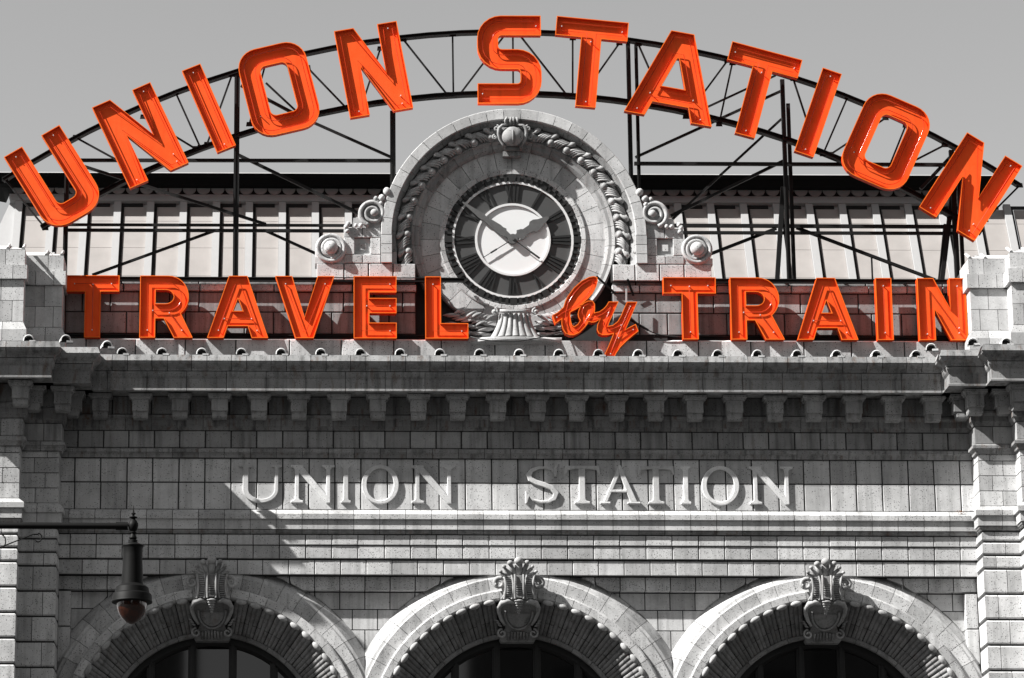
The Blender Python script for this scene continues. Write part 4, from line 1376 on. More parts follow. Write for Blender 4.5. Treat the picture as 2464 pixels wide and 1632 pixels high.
# ================================================================ ROOF BEHIND
QB0, ZB0 = -4.2, ZY(672, -4.2) - 0.6
QB1 = -5.75
zr_top, zr_bot = ZY(484, QB1), ZB0
def RP(x, t):
    """point of the sloping roof, t = 0 eaves to 1 top"""
    return (x, -lerp(QB0, QB1, t), lerp(zr_bot, zr_top, t))
xl_ = PX(28, 470, QB1); xr_ = PX(2362, 470, QB1); xe = (xr_ - xl_)/2; xc_ = (xr_+xl_)/2
sl = Vector((0, QB0-QB1, zr_top-zr_bot)); slen = sl.length
un = sl.normalized(); nrm = Vector((0, -un.z, un.y))
m = MB()
m.add([RP(xc_-xe-0.9, 0), RP(xc_+xe+0.9, 0), RP(xc_+xe, 1), RP(xc_-xe, 1), (xc_-xe-0.9, 9, zr_bot), (xc_+xe+0.9, 9, zr_bot), (xc_+xe, 9, zr_top), (xc_-xe, 9, zr_top)],
      [(0, 1, 2, 3), (1, 5, 6, 2), (4, 0, 3, 7), (3, 2, 6, 7)])
ROOF = m.build('mansard_roof', 'roof_white', ST)
def slab(name, x0, x1, t0, t1, h0, h1, mat):
    mm = MB()
    vs_ = []
    for h in (h0, h1):
        for x, t in ((x0, t0), (x1, t0), (x1, t1), (x0, t1)):
            vs_.append(Vector(RP(x, t)) + nrm*h)
    mm.add(vs_, [(4, 5, 6, 7), (0, 1, 5, 4), (1, 2, 6, 5), (2, 3, 7, 6), (3, 0, 4, 7)])
    return mm.build(name, mat, ROOF)
pit = 80.0*(PX(1400, 560, -5) - PX(1300, 560, -5))/100
nb = int((2*xe+1.6)/pit)
xst = PX(190+240, 560, -5) - pit*int((PX(430, 560, -5) + xe + 0.6)/pit)
tt = 0.955
i = 0
x = xst
while x < xc_ + xe + 0.6:
    slab('roof_batten', x, x+0.17, 0.0, tt, 0.0, 0.10, 'roof_white')
    slab('panel_shadow', x+0.17, x+0.235, 0.0, tt, 0.005, 0.02, 'flat_black')  # black strip painting the batten's shadow along each panel
    for (t0, t1) in ((0.0, 0.25), (0.253, 0.52), (0.523, 0.78), (0.783, tt-0.035)):
        slab('roof_panel', x+0.25, x+pit-0.004, t0, t1, 0.006, 0.022, 'roof')
    slab('panel_shadow', x+0.17, x+pit-0.1, tt-0.03, tt, 0.01, 0.03, 'flat_black')  # black strip standing in for the shadow under the header
    x += pit
slab('roof_header', xc_-xe, xc_+xe, tt, 1.0, 0.0, 0.13, 'roof_white')
# entablature of the roof: band, scale shingles, deep gutter
z0 = zr_top; z1 = ZY(473, QB1); z2 = ZY(451, QB1); z3 = ZY(418, QB1+0.7)
m = MB(); m.box(xc_-xe-0.05, xc_+xe+0.05, QB1-0.3, QB1+0.08, z0, z1); m.build('eaves_band', 'slate', ROOF)
m = MB(); m.box(xc_-xe, xc_+xe, QB1-0.3, QB1+0.02, z1, z3-0.05); m.build('eaves_wall', 'flat_black', ROOF)
sp = 34.2*(PX(1400, 460, QB1) - PX(1300, 460, QB1))/100
nsc = int(2*xe/sp)
sm = MB(); r_ = sp*0.47
sm.prism([(-r_, 0.30)] + [(r_*cos(R(a)), r_*0.95*sin(R(a)) ) for a in range(180, 361, 12)] + [(r_, 0.30)], 0.0, 0.045); SM = sm.mesh('scale_shingle', 'slate')
for i in range(nsc):
    link('scale_shingle', SM, ROOF, (xc_-xe+sp*(i+0.5), -(QB1+0.03+0.01*(i % 2)), z1+r_*0.98))
m = MB()
m.loft(xc_-xe, xc_+xe, QB1, [(0.62, z3), (0.62, z3-0.05), (0.52, z3-0.07), (0.42, z3-0.20), (0.22, z3-0.24), (0.15, z2+0.06)], True, True, QB1-1)
m.build('roof_gutter', 'gutter', ROOF)
m = MB(); m.loft(xc_-xe, xc_+xe, QB1, [(0.63, z3+0.025), (0.64, z3+0.005)], True, True, QB1-1); m.build('gutter_edge', 'slate', ROOF)

# ================================================================ ARCHED SIGN FRAME
QF = -0.95
SF = empty('steel_truss', (0, -QF, z_at), 'black steel truss arch carrying the upper orange letters above the clock', 'sign frame')
MI[SF.name] = Matrix.Translation((0, -QF, z_at)).inverted()
def pt(x, y, q): X, Z = P(x, y, q); return (X, -q, Z)
def member(name, x0, y0, x1, y1, wd, q0=QF, q1=None, dp=None):
    m = MB(); m.beam(pt(x0, y0, q0), pt(x1, y1, q0 if q1 is None else q1), wd/106.0, (dp or wd)/106.0)
    return m.build(name, 'steel', SF)
K_ = 1.0410
TC = [(6, 415), (165, 322), (300, 262), (430, 208), (545, 168), (700, 126), (840, 100), (930, 89), (1060, 77), (1185, 74), (1290, 79), (1450, 96), (1620, 122), (1700, 139), (1850, 183), (1940, 212), (2030, 252), (2130, 300), (2205, 343), (2280, 388), (2357, 430)]
BCH = [(98, 530), (165, 487), (235, 446), (330, 398), (430, 352), (555, 306), (650, 283), (760, 261), (850, 245), (950, 230), (1060, 222), (1185, 219), (1250, 220), (1360, 226), (1450, 236), (1560, 254), (1650, 275), (1740, 300), (1840, 328), (1900, 350), (1960, 375), (2050, 416), (2130, 457), (2180, 487), (2268, 540)]
for nm, ch in (('top_chord', TC), ('bottom_chord', BCH)):
    pts = [P(x*K_, y*K_, QF) for x, y in ch]
    # one true circle through the measured points
    A = [[0.0]*4 for _ in range(3)]
    for X, Z in pts:
        r3 = (X, Z, 1.0); rhs = X*X + Z*Z
        for i in range(3):
            for j in range(3): A[i][j] += r3[i]*r3[j]
            A[i][3] += r3[i]*rhs
    for i in range(3):
        for j in range(3):
            if j != i:
                f = A[j][i]/A[i][i]
                for k_ in range(4): A[j][k_] -= f*A[i][k_]
    sol = [A[i][3]/A[i][i] for i in range(3)]
    ccx, ccz = sol[0]/2, sol[1]/2; cr = math.sqrt(sol[2] + ccx*ccx + ccz*ccz)
    a0 = math.atan2(pts[0][1]-ccz, pts[0][0]-ccx); a1 = math.atan2(pts[-1][1]-ccz, pts[-1][0]-ccx)
    nseg = 11
    hb = 0.046 if nm == 'top_chord' else 0.054
    for i in range(nseg):
        m = MB()
        b0 = lerp(a0, a1, i/nseg); b1 = lerp(a0, a1, (i+1)/nseg)
        # channel section: web and two flanges
        m.arc([(cr-hb, QF-0.08), (cr-hb, QF+0.08), (cr-hb+0.014, QF+0.08), (cr-hb+0.014, QF+0.02), (cr+hb-0.014, QF+0.02), (cr+hb-0.014, QF+0.08), (cr+hb, QF+0.08), (cr+hb, QF-0.08)], ccx, ccz, b0, b1, 3)
        m.build(nm, 'steel', SF)
WEB = [(12*K_, 415*K_, 105*K_, 528*K_), (182, 331, 345, 420), (423, 224, 482, 355), (558, 181, 498, 348), (345, 282, 470, 358), (740, 163, 835, 262), (915, 118, 872, 250), (971, 96, 1076, 228),
       (1089, 84, 1091, 230), (1215, 84, 1106, 228), (1234, 80, 1235, 228), (1250, 84, 1366, 232), (1378, 93, 1378, 234), (1490, 105, 1400, 232), (1536, 107, 1605, 262), (1750, 147, 1650, 282),
       (1762, 153, 1730, 300), (1909, 191, 1966, 366), (2039, 235, 1980, 372), (2130, 285, 1998, 372), (2179, 303, 2130, 425), (2272, 350, 2190, 392), (2453, 447, 2370, 530), (640, 150, 600, 300), (1640, 130, 1700, 292)]
for a in WEB: member('web_bar', *a, 4.2)
for a in WEB:
    for x, y in (a[:2], a[2:]):
        X, Z = P(x, y, QF)
        m = MB(); d_ = 0.075
        m.prism([(X-d_, Z-d_*0.7), (X+d_, Z-d_*0.7), (X+d_*0.8, Z+d_*0.7), (X-d_*0.8, Z+d_*0.7)], QF+0.021, QF+0.033); m.build('gusset_plate', 'steel', SF)
zfoot = z_at - 0.35
def post(x, ytop, wd, q=QF, xb=None, qb=None):
    X, Z = P(x, ytop, q)
    Xb = X if xb is None else PX(xb, 660, qb if qb is not None else q)
    m = MB(); m.beam((X, -q, Z), (Xb, -(qb if qb is not None else q), zfoot), wd/106.0, wd/106.0*0.8)
    m.beam((X-0.03, -q-0.05, Z-0.1), (Xb-0.03, -(qb if qb is not None else q)-0.05, zfoot), 0.03, 0.03)
    m.build('post', 'steel', SF)
QR_ = QF-0.55
post(163, 338, 11); post(571, 175, 13); post(945, 268, 13); post(1511, 104, 10); post(1530, 104, 8, QF-0.3); post(1882, 192, 10); post(1896, 250, 9, QR_); post(2289, 362, 12); post(2306, 420, 9, QR_)
# raking legs
for x0, y0, x1, q1 in ((1884, 450, 1864, QF-0.1), (2291, 470, 2256, QF-0.1), (2276, 540, 2252, QF-0.3)):
    m = MB(); b_ = PX(x1, 670, q1); m.beam(pt(x0, y0, QF-0.12), (b_, -q1, zfoot), 0.10, 0.08); m.build('raking_leg', 'steel', SF)
for x0, x1, y0, y1, wd in ((168, 940, 386, 387, 7.5), (1526, 2286, 394, 397, 8)):
    member('rail', x0, y0, x1, y1, wd, QF-0.2)
for x0, x1, y0, y1, wd in ((163, 868, 541, 543, 6), (163, 868, 554, 556, 7), (1610, 2300, 543, 546, 8), (1610, 2300, 560, 562, 7)):
    member('rail', x0, y0, x1, y1, wd, QF-0.2)
BR = [(571, 372, 868, 516, 7), (200, 400, 640, 540, 6.5), (515, 556, 222, 662, 6), (640, 556, 768, 614, 6), (580, 206, 720, 280, 7), (720, 280, 940, 378, 6), (640, 200, 715, 270, 4.5),
      (1529, 379, 1880, 219, 6), (1618, 528, 1880, 287, 5.5), (1614, 520, 1884, 388, 7), (1708, 612, 1868, 550, 7), (1916, 548, 2250, 674, 7), (1650, 282, 1866, 182, 4.5), (2130, 430, 2285, 520, 9), (2285, 380, 2215, 455, 8)]
for a in BR: member('brace', *a, q0=QF-0.35)
for x, y in ((372, 612), (2097, 615), (571, 608)):
    m = MB(); X, Z = P(x, y, QF-0.35); m.beam((X, -(QF-0.35), Z), (X, -(QF-0.35), zfoot), 0.035, 0.035); m.build('strut', 'steel', SF)
for x, y in ((1862, 668), (2250, 668), (571, 664), (163, 660)):
    X = PX(x, y, QF-0.1); m = MB(); m.box(X-0.16, X+0.22, QF-0.3, QF+0.1, z_at-0.05, z_at+0.05); m.box(X-0.1, X+0.1, QF-0.2, QF, z_at+0.05, z_at+0.14); m.build('base_plate', 'steel', SF)

# ================================================================ NEON LETTERS
def bez(p0, p1, p2, n=6):
    return [((1-t)**2*p0[0]+2*t*(1-t)*p1[0]+t*t*p2[0], (1-t)**2*p0[1]+2*t*(1-t)*p1[1]+t*t*p2[1]) for t in [i/n for i in range(n+1)]]

def thick(path, wd):
    """outline of a mitred stroke of width wd along an open path"""
    L_, R_ = [], []
    n = len(path)
    for i in range(n):
        p = Vector(path[i])
        a = (p - Vector(path[i-1])).normalized() if i else None
        b_ = (Vector(path[i+1]) - p).normalized() if i < n-1 else None
        if a is None: d = b_; k_ = 1
        elif b_ is None: d = a; k_ = 1
        else:
            d = (a+b_).normalized(); k_ = 1/max(0.3, d.dot(a))
        nn = Vector((-d.y, d.x))*(wd/2*k_)
        L_.append(tuple(p+nn)); R_.append(tuple(p-nn))
    return ccw(L_ + R_[::-1])

def G_upper(c):
    s = 0.222
    if c == 'I': return 0.212, [[(0, 0), (0.212, 0), (0.212, 1), (0, 1)]], [[(0.106, 0.06), (0.106, 0.94)]]
    if c == 'T':
        w_, b_, t = 0.778, 0.212, 0.215
        m_ = w_/2
        return w_, [[(m_-t/2, 0), (m_+t/2, 0), (m_+t/2, 1-b_), (w_, 1-b_), (w_, 1), (0, 1), (0, 1-b_), (m_-t/2, 1-b_)]], [[(0.06, 1-b_/2), (w_-0.06, 1-b_/2)], [(m_, 0.06), (m_, 1-b_-0.04)]]
    if c == 'N':
        w_, t = 0.684, 0.21
        return w_, [[(0, 0), (t, 0), (t, 0.557), (w_-t, 0), (w_, 0), (w_, 1), (w_-t, 1), (w_-t, 0.443), (t, 1), (0, 1)]], [[(t/2, 0.06), (t/2, 0.93), (w_-t/2, 0.07)], [(w_-t/2, 0.16), (w_-t/2, 0.94)]]
    if c == 'U':
        w_ = 0.687
        o_ = rounded([(0, 1, 0), (0, 0, 0.235), (w_, 0, 0.235), (w_, 1, 0), (w_-s, 1, 0), (w_-s, s, 0.07), (s, s, 0.07), (s, 1, 0)])
        return w_, [o_], [[(s/2, 0.94)] + [(s/2, 0.3)] + bez((s/2, 0.3), (s/2, s/2), (0.3, s/2)) + bez((w_-0.3, s/2), (w_-s/2, s/2), (w_-s/2, 0.3)) + [(w_-s/2, 0.94)]]
    if c == 'O':
        w_ = 0.745
        o_ = rounded([(0, 0, 0.22), (w_, 0, 0.22), (w_, 1, 0.22), (0, 1, 0.22)])
        h_ = rounded([(s, s-0.01, 0.065), (w_-s, s-0.01, 0.065), (w_-s, 1-s+0.01, 0.065), (s, 1-s+0.01, 0.065)])
        sk = rounded([(s/2, s/2, 0.14), (w_-s/2, s/2, 0.14), (w_-s/2, 1-s/2, 0.14), (s/2, 1-s/2, 0.14)])
        return w_, [o_, h_], [sk + [sk[0]]]
    if c == 'S':
        w_ = 0.687; t = 0.222
        rc_ = 0.15
        a, b_, c_ = 1-t/2, 0.503, t/2
        def cor(p, d0, d1):
            p = Vector(p); d0 = Vector(d0); d1 = Vector(d1)
            cc = p - d0*rc_ + d1*rc_
            out = []
            for i in range(7):
                g_ = (pi/2)*i/6
                out.append(tuple(cc - d1*rc_*cos(g_) + d0*rc_*sin(g_)))
            return out
        path = [(w_, a)] + cor((t/2, a), (-1, 0), (0, -1)) + cor((t/2, b_), (0, -1), (1, 0)) + cor((w_-t/2, b_), (1, 0), (0, -1)) + cor((w_-t/2, c_), (0, -1), (-1, 0)) + [(0, c_)]
        sk = [(w_-0.05, a)] + path[1:-1] + [(0.05, c_)]
        return w_, [thick(path, t)], [sk]
    if c == 'A':
        w_, tw, ft = 0.95, 0.25, 0.22
        k_ = (w_-tw)/2
        x = lambda y: ft + k_*y
        o_ = [(0, 0), (ft, 0), (x(0.165), 0.165), (w_-x(0.165), 0.165), (w_-ft, 0), (w_, 0), (w_-k_, 1), (k_, 1)]
        h_ = [(x(0.355), 0.355), (w_-x(0.355), 0.355), (w_/2+0.012, 0.70), (w_/2-0.012, 0.70)]
        return w_, [o_, h_], [[(0.13, 0.06), (w_/2-0.02, 0.90), (w_/2+0.02, 0.90), (w_-0.13, 0.06)], [(0.24, 0.26), (w_-0.24, 0.26)]]

def G_lower(c):
    s = 0.24
    if c == 'I': return 0.245, [[(0, 0), (0.245, 0), (0.245, 1), (0, 1)]], [[(0.122, 0.12), (0.122, 0.88)]]
    if c == 'T':
        w_ = 0.82; b_ = 0.255; m_ = w_/2
        return w_, [[(m_-s/2, 0), (m_+s/2, 0), (m_+s/2, 1-b_), (w_, 1-b_), (w_, 1), (0, 1), (0, 1-b_), (m_-s/2, 1-b_)]], [[(0.12, 1-b_/2), (w_-0.12, 1-b_/2)], [(m_, 0.12), (m_, 0.86)]]
    if c == 'L':
        w_ = 0.665
        return w_, [[(0, 0), (w_, 0), (w_, 0.24), (s, 0.24), (s, 1), (0, 1)]], [[(s/2, 0.88), (s/2, 0.12), (w_-0.1, 0.12)]]
    if c == 'E':
        w_ = 0.665
        return w_, [[(0, 0), (w_, 0), (w_, 0.246), (s, 0.246), (s, 0.407), (w_, 0.407), (w_, 0.646), (s, 0.646), (s, 0.745), (w_, 0.745), (w_, 1), (0, 1)]], [[(w_-0.1, 0.88), (s/2, 0.88), (s/2, 0.12), (w_-0.1, 0.12)], [(0.2, 0.525), (w_-0.1, 0.525)]]
    if c == 'V':
        w_ = 0.92
        return w_, [[(0.32, 0), (0.60, 0), (w_, 1), (0.665, 1), (0.46, 0.33), (0.26, 1), (0, 1)]], [[(0.16, 0.88), (0.44, 0.10), (0.48, 0.10), (0.78, 0.88)]]
    if c == 'N':
        w_, t = 0.75, 0.25
        return w_, [[(0, 0), (t, 0), (t, 0.5), (w_-t, 0), (w_, 0), (w_, 1), (w_-t, 1), (w_-t, 0.5), (t, 1), (0, 1)]], [[(t/2, 0.1), (t/2, 0.88), (w_-t/2, 0.12)], [(w_-t/2, 0.2), (w_-t/2, 0.88)]]
    if c == 'A':
        w_, tw, ft = 0.945, 0.285, 0.25
        k_ = (w_-tw)/2
        x = lambda y: ft + k_*y
        o_ = [(0, 0), (ft, 0), (x(0.19), 0.19), (w_-x(0.19), 0.19), (w_-ft, 0), (w_, 0), (w_-k_, 1), (k_, 1)]
        h_ = [(x(0.43), 0.43), (w_-x(0.43), 0.43), (w_/2+0.005, 0.635), (w_/2-0.005, 0.635)]
        return w_, [o_, h_], [[(0.17, 0.12), (w_/2-0.04, 0.87), (w_/2+0.04, 0.87), (w_-0.17, 0.12)], [(0.26, 0.31), (w_-0.26, 0.31)]]
    if c == 'R':
        w_ = 0.825
        o_ = [(0, 0), (s, 0), (s, 0.31), (0.375, 0.31), (0.54, 0), (w_, 0)] + arcpts(0.44, 0.66, 0.32, 0.34, -52, 90, 14) + [(0, 1)]
        h_ = [(s, 0.775), (s, 0.545)] + arcpts(0.40, 0.66, 0.13, 0.115, -90, 90, 10)
        return w_, [o_, h_], [[(s/2, 0.12), (s/2, 0.88), (0.44, 0.88)] + arcpts(0.44, 0.66, 0.21, 0.22, 80, -80, 8) + [(0.2, 0.44)], [(0.46, 0.40), (0.66, 0.12)]]

def neon_letter(label, group, loops, skels, qb, dep, name='neon_letter', tube_r=0.009, wall=0.014, rec=0.058, loop_tubes=0.0):
    loops = [ccw(loops[0])] + [ccw(l)[::-1] for l in loops[1:]]
    xs_ = [p[0] for p in loops[0]]; zs_ = [p[1] for p in loops[0]]
    loc = ((min(xs_)+max(xs_))/2, -qb, min(zs_))
    E = empty(name, loc, label, 'sign letter', group)
    MI[E.name] = Matrix.Translation(loc).inverted()
    fq = qb + dep - rec
    m = MB(); m.prism([p for p in inset(loops[0], 0.004)], fq-0.01, fq, holes=[inset(l, 0.004) for l in loops[1:]]); m.build('back_panel', 'orange', E)
    m = MB()
    for l in loops:
        l2 = inset(l, wall)
        n = len(l)
        vs_ = [(x, -qb, z) for x, z in l] + [(x, -(qb+dep), z) for x, z in l] + [(x, -(qb+dep), z) for x, z in l2] + [(x, -qb, z) for x, z in l2]
        fs = []
        for i in range(n):
            j = (i+1) % n
            for k_ in range(3):
                fs.append((k_*n+i, k_*n+j, (k_+1)*n+j, (k_+1)*n+i))
        m.add(vs_, fs)
    m.build('rim', 'rim_shade', E)
    # bright edge trim along the open front
    m = MB()
    for l in loops:
        l2 = inset(l, 0.012); l3 = inset(l, -0.006)
        n = len(l)
        vs_ = [(x, -(qb+dep+0.004), z) for x, z in l3] + [(x, -(qb+dep+0.004), z) for x, z in l2] + [(x, -(qb+dep-0.012), z) for x, z in l3]
        fs = []
        for i in range(n):
            j = (i+1) % n
            fs += [(i, j, n+j, n+i), (i, 2*n+i, 2*n+j, j)]
        m.add(vs_, fs)
    m.build('edge_trim', 'edge', E)
    if loop_tubes:
        for l in loops:
            m = MB(); m.tube([(x, -(fq+0.045), z) for x, z in inset(l, loop_tubes)], tube_r, 6, True); m.build('neon_tube', 'tube', E, True, R(60))
    for sk in skels:
        pts = [(x, -(fq+0.7*rec), z) for x, z in sk]
        if not loop_tubes:
            m = MB(); m.tube(pts, tube_r, 6); m.build('neon_tube', 'tube', E, True, R(60))
        for p_ in (pts[0], pts[-1]):
            m = MB(); m.tube([(p_[0], -fq, p_[2]), (p_[0], p_[1]-0.01, p_[2])], 0.012, 7); m.build('electrode', 'electrode', E, True, R(50))
    return E

z1_, z2_, z3_ = 2.8506, 2.8506, 2.8506
def zz1(x, y): return (x/2.8506, y/2.8506)
def zz2(x, y): return (820 + x/2.8506, y/2.8506)
def zz3(x, y): return (1634 + x/2.8506, y/2.8506)
QL = -0.60     # back of the upper letters
DL = 0.17
QLF = QL + DL
def wp(p): return Vector(P(p[0], p[1], QLF))
HU = 2.0
ups = [('U', 'tl', zz1(38, 1073), zz1(397, 865)), ('N', 'tl', zz1(642, 735), zz1(1020, 570)), ('I', 'tl', zz1(1252, 488), zz1(1370, 438)),
       ('O', 'c', zz1(1913, 608), 14.0), ('N', 'tl', (809, 75), (949, 52)), ('S', 'tl', (1152, 38), (1296.5, 38.5)),
       ('T', 'tl', zz2(1495, 112), zz2(1963, 157)), ('A', 'tl', (1617, 73.7), (1669, 83.5)), ('T', 'tl', zz3(378, 288), zz3(833, 410)),
       ('I', 'tl', zz3(992, 467), zz3(1110, 508)), ('O', 'c', zz3(1420, 969), -24.8), ('N', 'tl', zz3(1988, 917), zz3(2342, 1133))]
lab_u = ['large orange letter U at the far left end of the arched sign', 'large orange letter N beside the U, second letter of the arched sign',
         'narrow orange letter I leaning left, between N and O of the arched sign', 'large orange letter O on the left half of the arched sign',
         'large orange letter N ending the first word of the arched sign, left of the S', 'large upright orange letter S at the top of the arch above the clock',
         'large orange letter T just right of the S at the top of the arch', 'large orange letter A on the arched sign, between two letters T',
         'large orange letter T right of the A on the arched sign', 'narrow orange letter I leaning right on the right half of the arched sign',
         'large orange letter O leaning right on the right half of the arched sign', 'large orange letter N at the far right end of the arched sign']
# I-beam heights from the straight letters give one letter height for all
_h = []
for a, c in ((zz1(1252, 488), zz1(1493, 1060)), (zz3(992, 467), zz3(778, 1043)), (zz1(642, 735), zz1(910, 1300)), (zz3(1988, 917), zz3(1655, 1435))):
    _h.append((wp(a) - wp(c)).length)
HU = sum(_h)/len(_h) - 0.045
for (c, kind, a, b_), lab in zip(ups, lab_u):
    w_, loops, sk = G_upper(c)
    if kind == 'tl':
        pa, pb_ = wp(a), wp(b_)
        ux = (pb_ - pa).normalized()
        if c in ('I', 'A'):
            ang = {2: 23.0, 7: -10.7, 9: -19.8}[lab_u.index(lab)]
            ux = Vector((cos(R(ang)), sin(R(ang))))
        uz = Vector((-ux.y, ux.x))
        top = (pa + pb_)/2
        org = top - uz*HU - ux*(w_*HU/2)
    else:
        cc = wp(a); ux = Vector((cos(R(b_)), sin(R(b_)))); uz = Vector((-ux.y, ux.x))
        org = cc - ux*(w_*HU/2) - uz*(HU/2)
    tr = lambda p: tuple(org + ux*(p[0]*HU) + uz*(p[1]*HU))
    neon_letter(lab, 'letters of the arched sign', [[tr(p) for p in l] for l in loops], [[tr(p) for p in l] for l in sk], QL, DL, loop_tubes=0.12, rec=0.085)

# lower line
QLB, DLB = 0.02, 0.22
QLW = QLB + DLB
lows = [('T', 455/2.8506, 345, 770), ('R', 960/2.8506, 347, 772), ('A', 1425/2.8506, 349, 773), ('V', 1888/2.8506, 351, 776), ('E', 820+90/2.8506, 355, 777), ('L', 820+581/2.8506, 360, 778),
        ('T', 820+2216/2.8506, 366, 788), ('R', 1634+355/2.8506, 368, 788), ('A', 1634+806/2.8506, 370, 791), ('I', 1634+1355/2.8506, 373, 794), ('N', 1634+1642/2.8506, 375, 796)]
lab_l = ['orange letter T starting the lower sign beside the left stone pier', 'orange letter R second in the lower sign, left of an A', 'orange letter A third in the lower sign, left of the V',
         'orange letter V in the lower sign left of the clock', 'orange letter E in the lower sign just left of the L and clock', 'orange letter L standing left of the clock foot',
         'orange letter T right of the clock, after the script word', 'orange letter R in the lower sign right of the clock', 'orange letter A in the lower sign right of the clock',
         'narrow orange letter I second from the right in the lower sign', 'orange letter N ending the lower sign beside the right stone pier']
zlb = (P(160, 540+770/2.8506, QLW)[1] + P(2290, 540+796/2.8506, QLW)[1])/2
zlt = (P(160, 540+347/2.8506, QLW)[1] + P(2290, 540+375/2.8506, QLW)[1])/2
HL = zlt - zlb
for (c, x, y0, y1), lab in zip(lows, lab_l):
    w_, loops, sk = G_lower(c)
    X0 = PX(x, 740, QLW)
    tr = lambda p: (X0 + p[0]*HL, zlb + p[1]*HL)
    neon_letter(lab, 'letters of the lower sign', [[tr(p) for p in l] for l in loops], [[tr(p) for p in l] for l in sk], QLB, DLB)

# script word
def zy(x, y): return P(1320 + x/6.533, 640 + y/6.533, QLW + 0.06)
BY = [(62, 778), (150, 728), (235, 650), (262, 560), (300, 480), (400, 345), (520, 238), (640, 178), (715, 165), (762, 182), (770, 240), (745, 330), (690, 430), (605, 525), (505, 612)]
BY += [(525, 612), (560, 580), (620, 552), (690, 550), (725, 600), (727, 680), (720, 738), (800, 720), (870, 672), (920, 612), (945, 565), (1095, 565), (1045, 680), (992, 800), (945, 900), (932, 950),
       (1010, 935), (1090, 872), (1140, 785), (1190, 665), (1235, 568), (1390, 568), (1340, 690), (1272, 850), (1205, 1005), (1280, 962), (1368, 918), (1410, 1025), (1330, 1085), (1230, 1172), (1130, 1272), (1062, 1370), (1010, 1480),
       (830, 1480), (880, 1400), (940, 1270), (1000, 1125), (1020, 1062), (930, 1082), (850, 1085), (795, 1062), (762, 1005), (770, 925), (812, 838), (740, 878), (680, 888), (628, 872),
       (600, 925), (540, 992), (480, 1048), (400, 1085), (330, 1085), (270, 1060), (228, 995), (207, 915), (208, 832), (150, 872), (108, 905)]
BYH = [(335, 728), (420, 685), (500, 640), (478, 690), (462, 750), (472, 810), (500, 855), (460, 918), (402, 958), (366, 930), (346, 860)]
BYT = [[(130, 805), (230, 735), (330, 690), (470, 590), (600, 470), (690, 320), (705, 230), (640, 225), (520, 300), (400, 430), (310, 580), (275, 720), (265, 860), (300, 980), (380, 1040), (480, 990), (560, 890), (640, 770), (690, 650), (640, 595), (560, 630), (525, 720), (560, 800), (640, 830), (740, 805), (850, 760), (930, 700), (985, 640)],
       [(985, 640), (920, 790), (865, 910), (890, 1000), (980, 1000), (1080, 960), (1140, 930)], [(1285, 635), (1180, 880), (1090, 1080), (1030, 1230), (975, 1380)], [(1100, 1130), (1200, 1060), (1330, 1000)]]
neon_letter('red orange handwritten word by, hung at the lower right of the clock', None, [[zy(*p) for p in BY], [zy(*p) for p in BYH]], [[zy(*p) for p in l] for l in BYT], QLB+0.06, DLB, name='neon_script_word', rec=0.032, tube_r=0.008)

# rails of the lower sign
for sgn, xa, xb, lab in ((-1, PX(139, 740, 0), PX(1118, 740, 0), 'pair of black steel rails behind the letters left of the clock'), (1, PX(1605, 740, 0), PX(2330, 740, 0), 'pair of black steel rails behind the letters right of the clock')):
    E = empty('sign_rails', ((xa+xb)/2, -QLB, zlb), lab, 'sign frame')
    MI[E.name] = Matrix.Translation(((xa+xb)/2, -QLB, zlb)).inverted()
    for y0, y1 in ((669, 679), (808, 822)):
        z1r, z0r = ZY(y0, QLB-0.05), ZY(y1, QLB-0.05)
        m = MB()
        m.box(xa, xb, -0.10, QLB-0.035, z0r, z0r+0.018); m.box(xa, xb, -0.10, QLB-0.035, z1r-0.018, z1r); m.box(xa, xb, -0.075, -0.055, z0r+0.018, z1r-0.018)
        m.build('rail', 'steel', E)
    n = 7 if sgn < 0 else 5
    for i in range(n+1):
        X = lerp(xa+0.05, xb-0.05, i/n)
        m = MB(); m.box(X-0.03, X+0.03, QA, -0.10, ZY(676, 0), ZY(672, 0)); m.build('wall_bracket', 'steel', E)
    m = MB(); m.tube([(xa, -QLB-0.0, zlb+0.015), (xb, -QLB-0.0, zlb+0.015)], 0.012, 6); m.build('conduit', 'ringwhite', E, True)

# cables and bracket of the script word
def cable(label, pts, r_=0.012):
    pts3 = []
    for i in range(len(pts)-1):
        for k_ in range(4):
            t = k_/4
            p0 = pts[max(0, i-1)]; p1 = pts[i]; p2 = pts[i+1]; p3 = pts[min(len(pts)-1, i+2)]
            pts3.append(tuple(0.5*((2*p1[j]) + (-p0[j]+p2[j])*t + (2*p0[j]-5*p1[j]+4*p2[j]-p3[j])*t*t + (-p0[j]+3*p1[j]-3*p2[j]+p3[j])*t**3) for j in range(3)))
    pts3.append(pts[-1])
    m = MB(); m.tube(pts3, r_, 6)
    o = m.build('cable', 'cable', None, True)
    o['label'] = label; o['category'] = 'cable'
cable('thin black cable sagging below the clock foot from the L to the script word', [pt(1118, 806, 0.1), pt(1165, 818, 0.42), pt(1235, 822, 0.45), pt(1300, 812, 0.40), pt(1356, 798, 0.12)])
cable('thin black cable sagging from the script word to the T right of the clock', [pt(1520, 770, 0.1), pt(1560, 795, 0.12), pt(1590, 806, 0.12), pt(1640, 811, 0.1)])
E = empty('script_bracket', pt(1440, 800, -0.05), 'black steel brackets holding the script word to the wall', 'bracket')
MI[E.name] = Matrix.Translation(pt(1440, 800, -0.05)).inverted()
for a in ((1435, 665, 1482, 708), (1362, 812, 1380, 838), (1510, 672, 1524, 712), (1500, 760, 1560, 795)):
    m = MB(); m.beam(pt(a[0], a[1], 0.0), pt(a[2], a[3], -0.1), 0.045, 0.03); m.build('bracket_arm', 'steel', E)
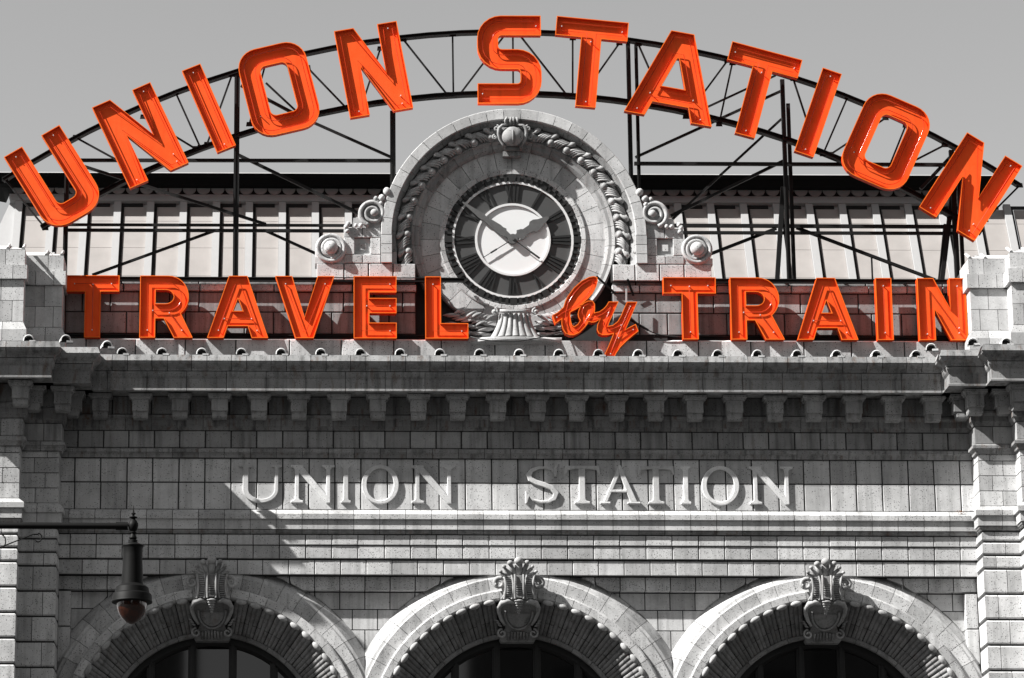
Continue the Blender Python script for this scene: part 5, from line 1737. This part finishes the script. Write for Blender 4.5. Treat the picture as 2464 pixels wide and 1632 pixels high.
m = MB(); m.beam(pt(1507, 695, 0.05), pt(1507, 728, 0.05), 0.035, 0.03); m.build('bracket_arm', 'roof_white', E)

# dead leaves caught on the moulding by the right pier
E = empty('dry_leaves', pt(2312, 1240, 0.1), 'small clump of brown dry leaves on the moulding beside the right pier', 'leaves')
MI[E.name] = Matrix.Translation(pt(2312, 1240, 0.1)).inverted()
for i in range(16):
    m = MB()
    X, Y, Z = pt(2306 + random.uniform(-3, 14), 1238 - random.uniform(0, 8), 0.06 + random.uniform(0, 0.06))
    a = random.uniform(0, pi); s_ = random.uniform(0.02, 0.045)
    m.add([(X, Y, Z), (X+s_*cos(a)+0.01, Y-0.015, Z+s_*0.5), (X+s_*1.6*cos(a), Y-0.005, Z+s_*sin(a)), (X+s_*0.6*cos(a)-0.01, Y+0.01, Z+s_*0.9)], [(0, 1, 2, 3)])
    m.build('leaf', 'leaf', E)

# ================================================================ STREET LAMP
QLAMP = 40.0
lc = pt(319, 1360, QLAMP)
sL = (PX(369, 1360, QLAMP) - PX(269, 1360, QLAMP))/100/5.056     # metres per zoomed pixel
LP = empty('street_lamp', (lc[0]-2.6, lc[1], 0), 'black pendant street lamp with amber glass globe hanging from a bracket arm', 'street lamp')
MI[LP.name] = Matrix.Translation((lc[0]-2.6, lc[1], 0)).inverted()
zl = lambda y: P(319, 1210 + y/5.056, QLAMP)[1]
def lat(name, prof, mat='lamp', n=28):
    m = MB(); m.lathe([(max(0.002, r_*sL), zl(y)) for y, r_ in prof], lc[0], lc[1], n); return m.build(name, mat, LP, True, R(35))
lat('finial', [(35, 1), (80, 6), (122, 14), (130, 28), (138, 28), (144, 15), (165, 15), (174, 50), (182, 50), (192, 24), (205, 28), (222, 45), (255, 60), (280, 64), (310, 56), (335, 44), (348, 28), (358, 42), (368, 42), (376, 28), (398, 34), (420, 48), (432, 48), (448, 34), (455, 56), (492, 56)])
lat('lamp_housing', [(490, 50), (500, 90), (518, 130), (528, 134), (540, 126), (560, 120), (640, 118), (760, 122), (990, 134), (1002, 148), (1015, 175), (1035, 200), (1100, 214), (1112, 232), (1125, 240), (1190, 244), (1206, 250), (1216, 246), (1220, 190)])
lat('globe', [(1214, 184), (1260, 182), (1310, 170), (1360, 148), (1410, 112), (1450, 68), (1470, 34), (1478, 4)], 'globe')
m = MB(); za_l = zl(283); m.tube([(lc[0]-2.6, lc[1], za_l), (lc[0]-0.10, lc[1], za_l)], 0.030, 12); m.tube([(lc[0]-0.16, lc[1], za_l), (lc[0]-0.05, lc[1], za_l)], 0.038, 12)
m.build('arm', 'lamp', LP, True, R(40))
m = MB()
ax0, az0 = P(4, 1316, QLAMP)
bx0, bz0 = P(80, 1286, QLAMP)
m.tube([(ax0-0.3, lc[1], az0-0.12), (ax0, lc[1], az0), (bx0, lc[1], bz0), (bx0+0.05, lc[1], bz0+0.0)], 0.006, 6)
m.tube([(a, lc[1], c) for a, c in arcpts(P(92, 1294, QLAMP)[0], P(92, 1294, QLAMP)[1], 0.032, 0.04, 100, -150, 12)], 0.006, 6)
m.tube([(a, lc[1], c) for a, c in arcpts(P(-2, 1303, QLAMP)[0], P(-2, 1303, QLAMP)[1], 0.06, 0.07, 80, -70, 10)], 0.006, 6)
m.build('scroll_work', 'lamp', LP, True)
m = MB(); m.lathe([(0.22, 0.0), (0.22, 0.3), (0.16, 0.4), (0.13, 0.9), (0.09, 1.0), (0.075, za_l-0.2), (0.09, za_l-0.15), (0.09, za_l+0.2), (0.03, za_l+0.4), (0.005, za_l+0.5)], lc[0]-2.6, lc[1], 20)
m.build('pole', 'lamp', LP, True, R(35))
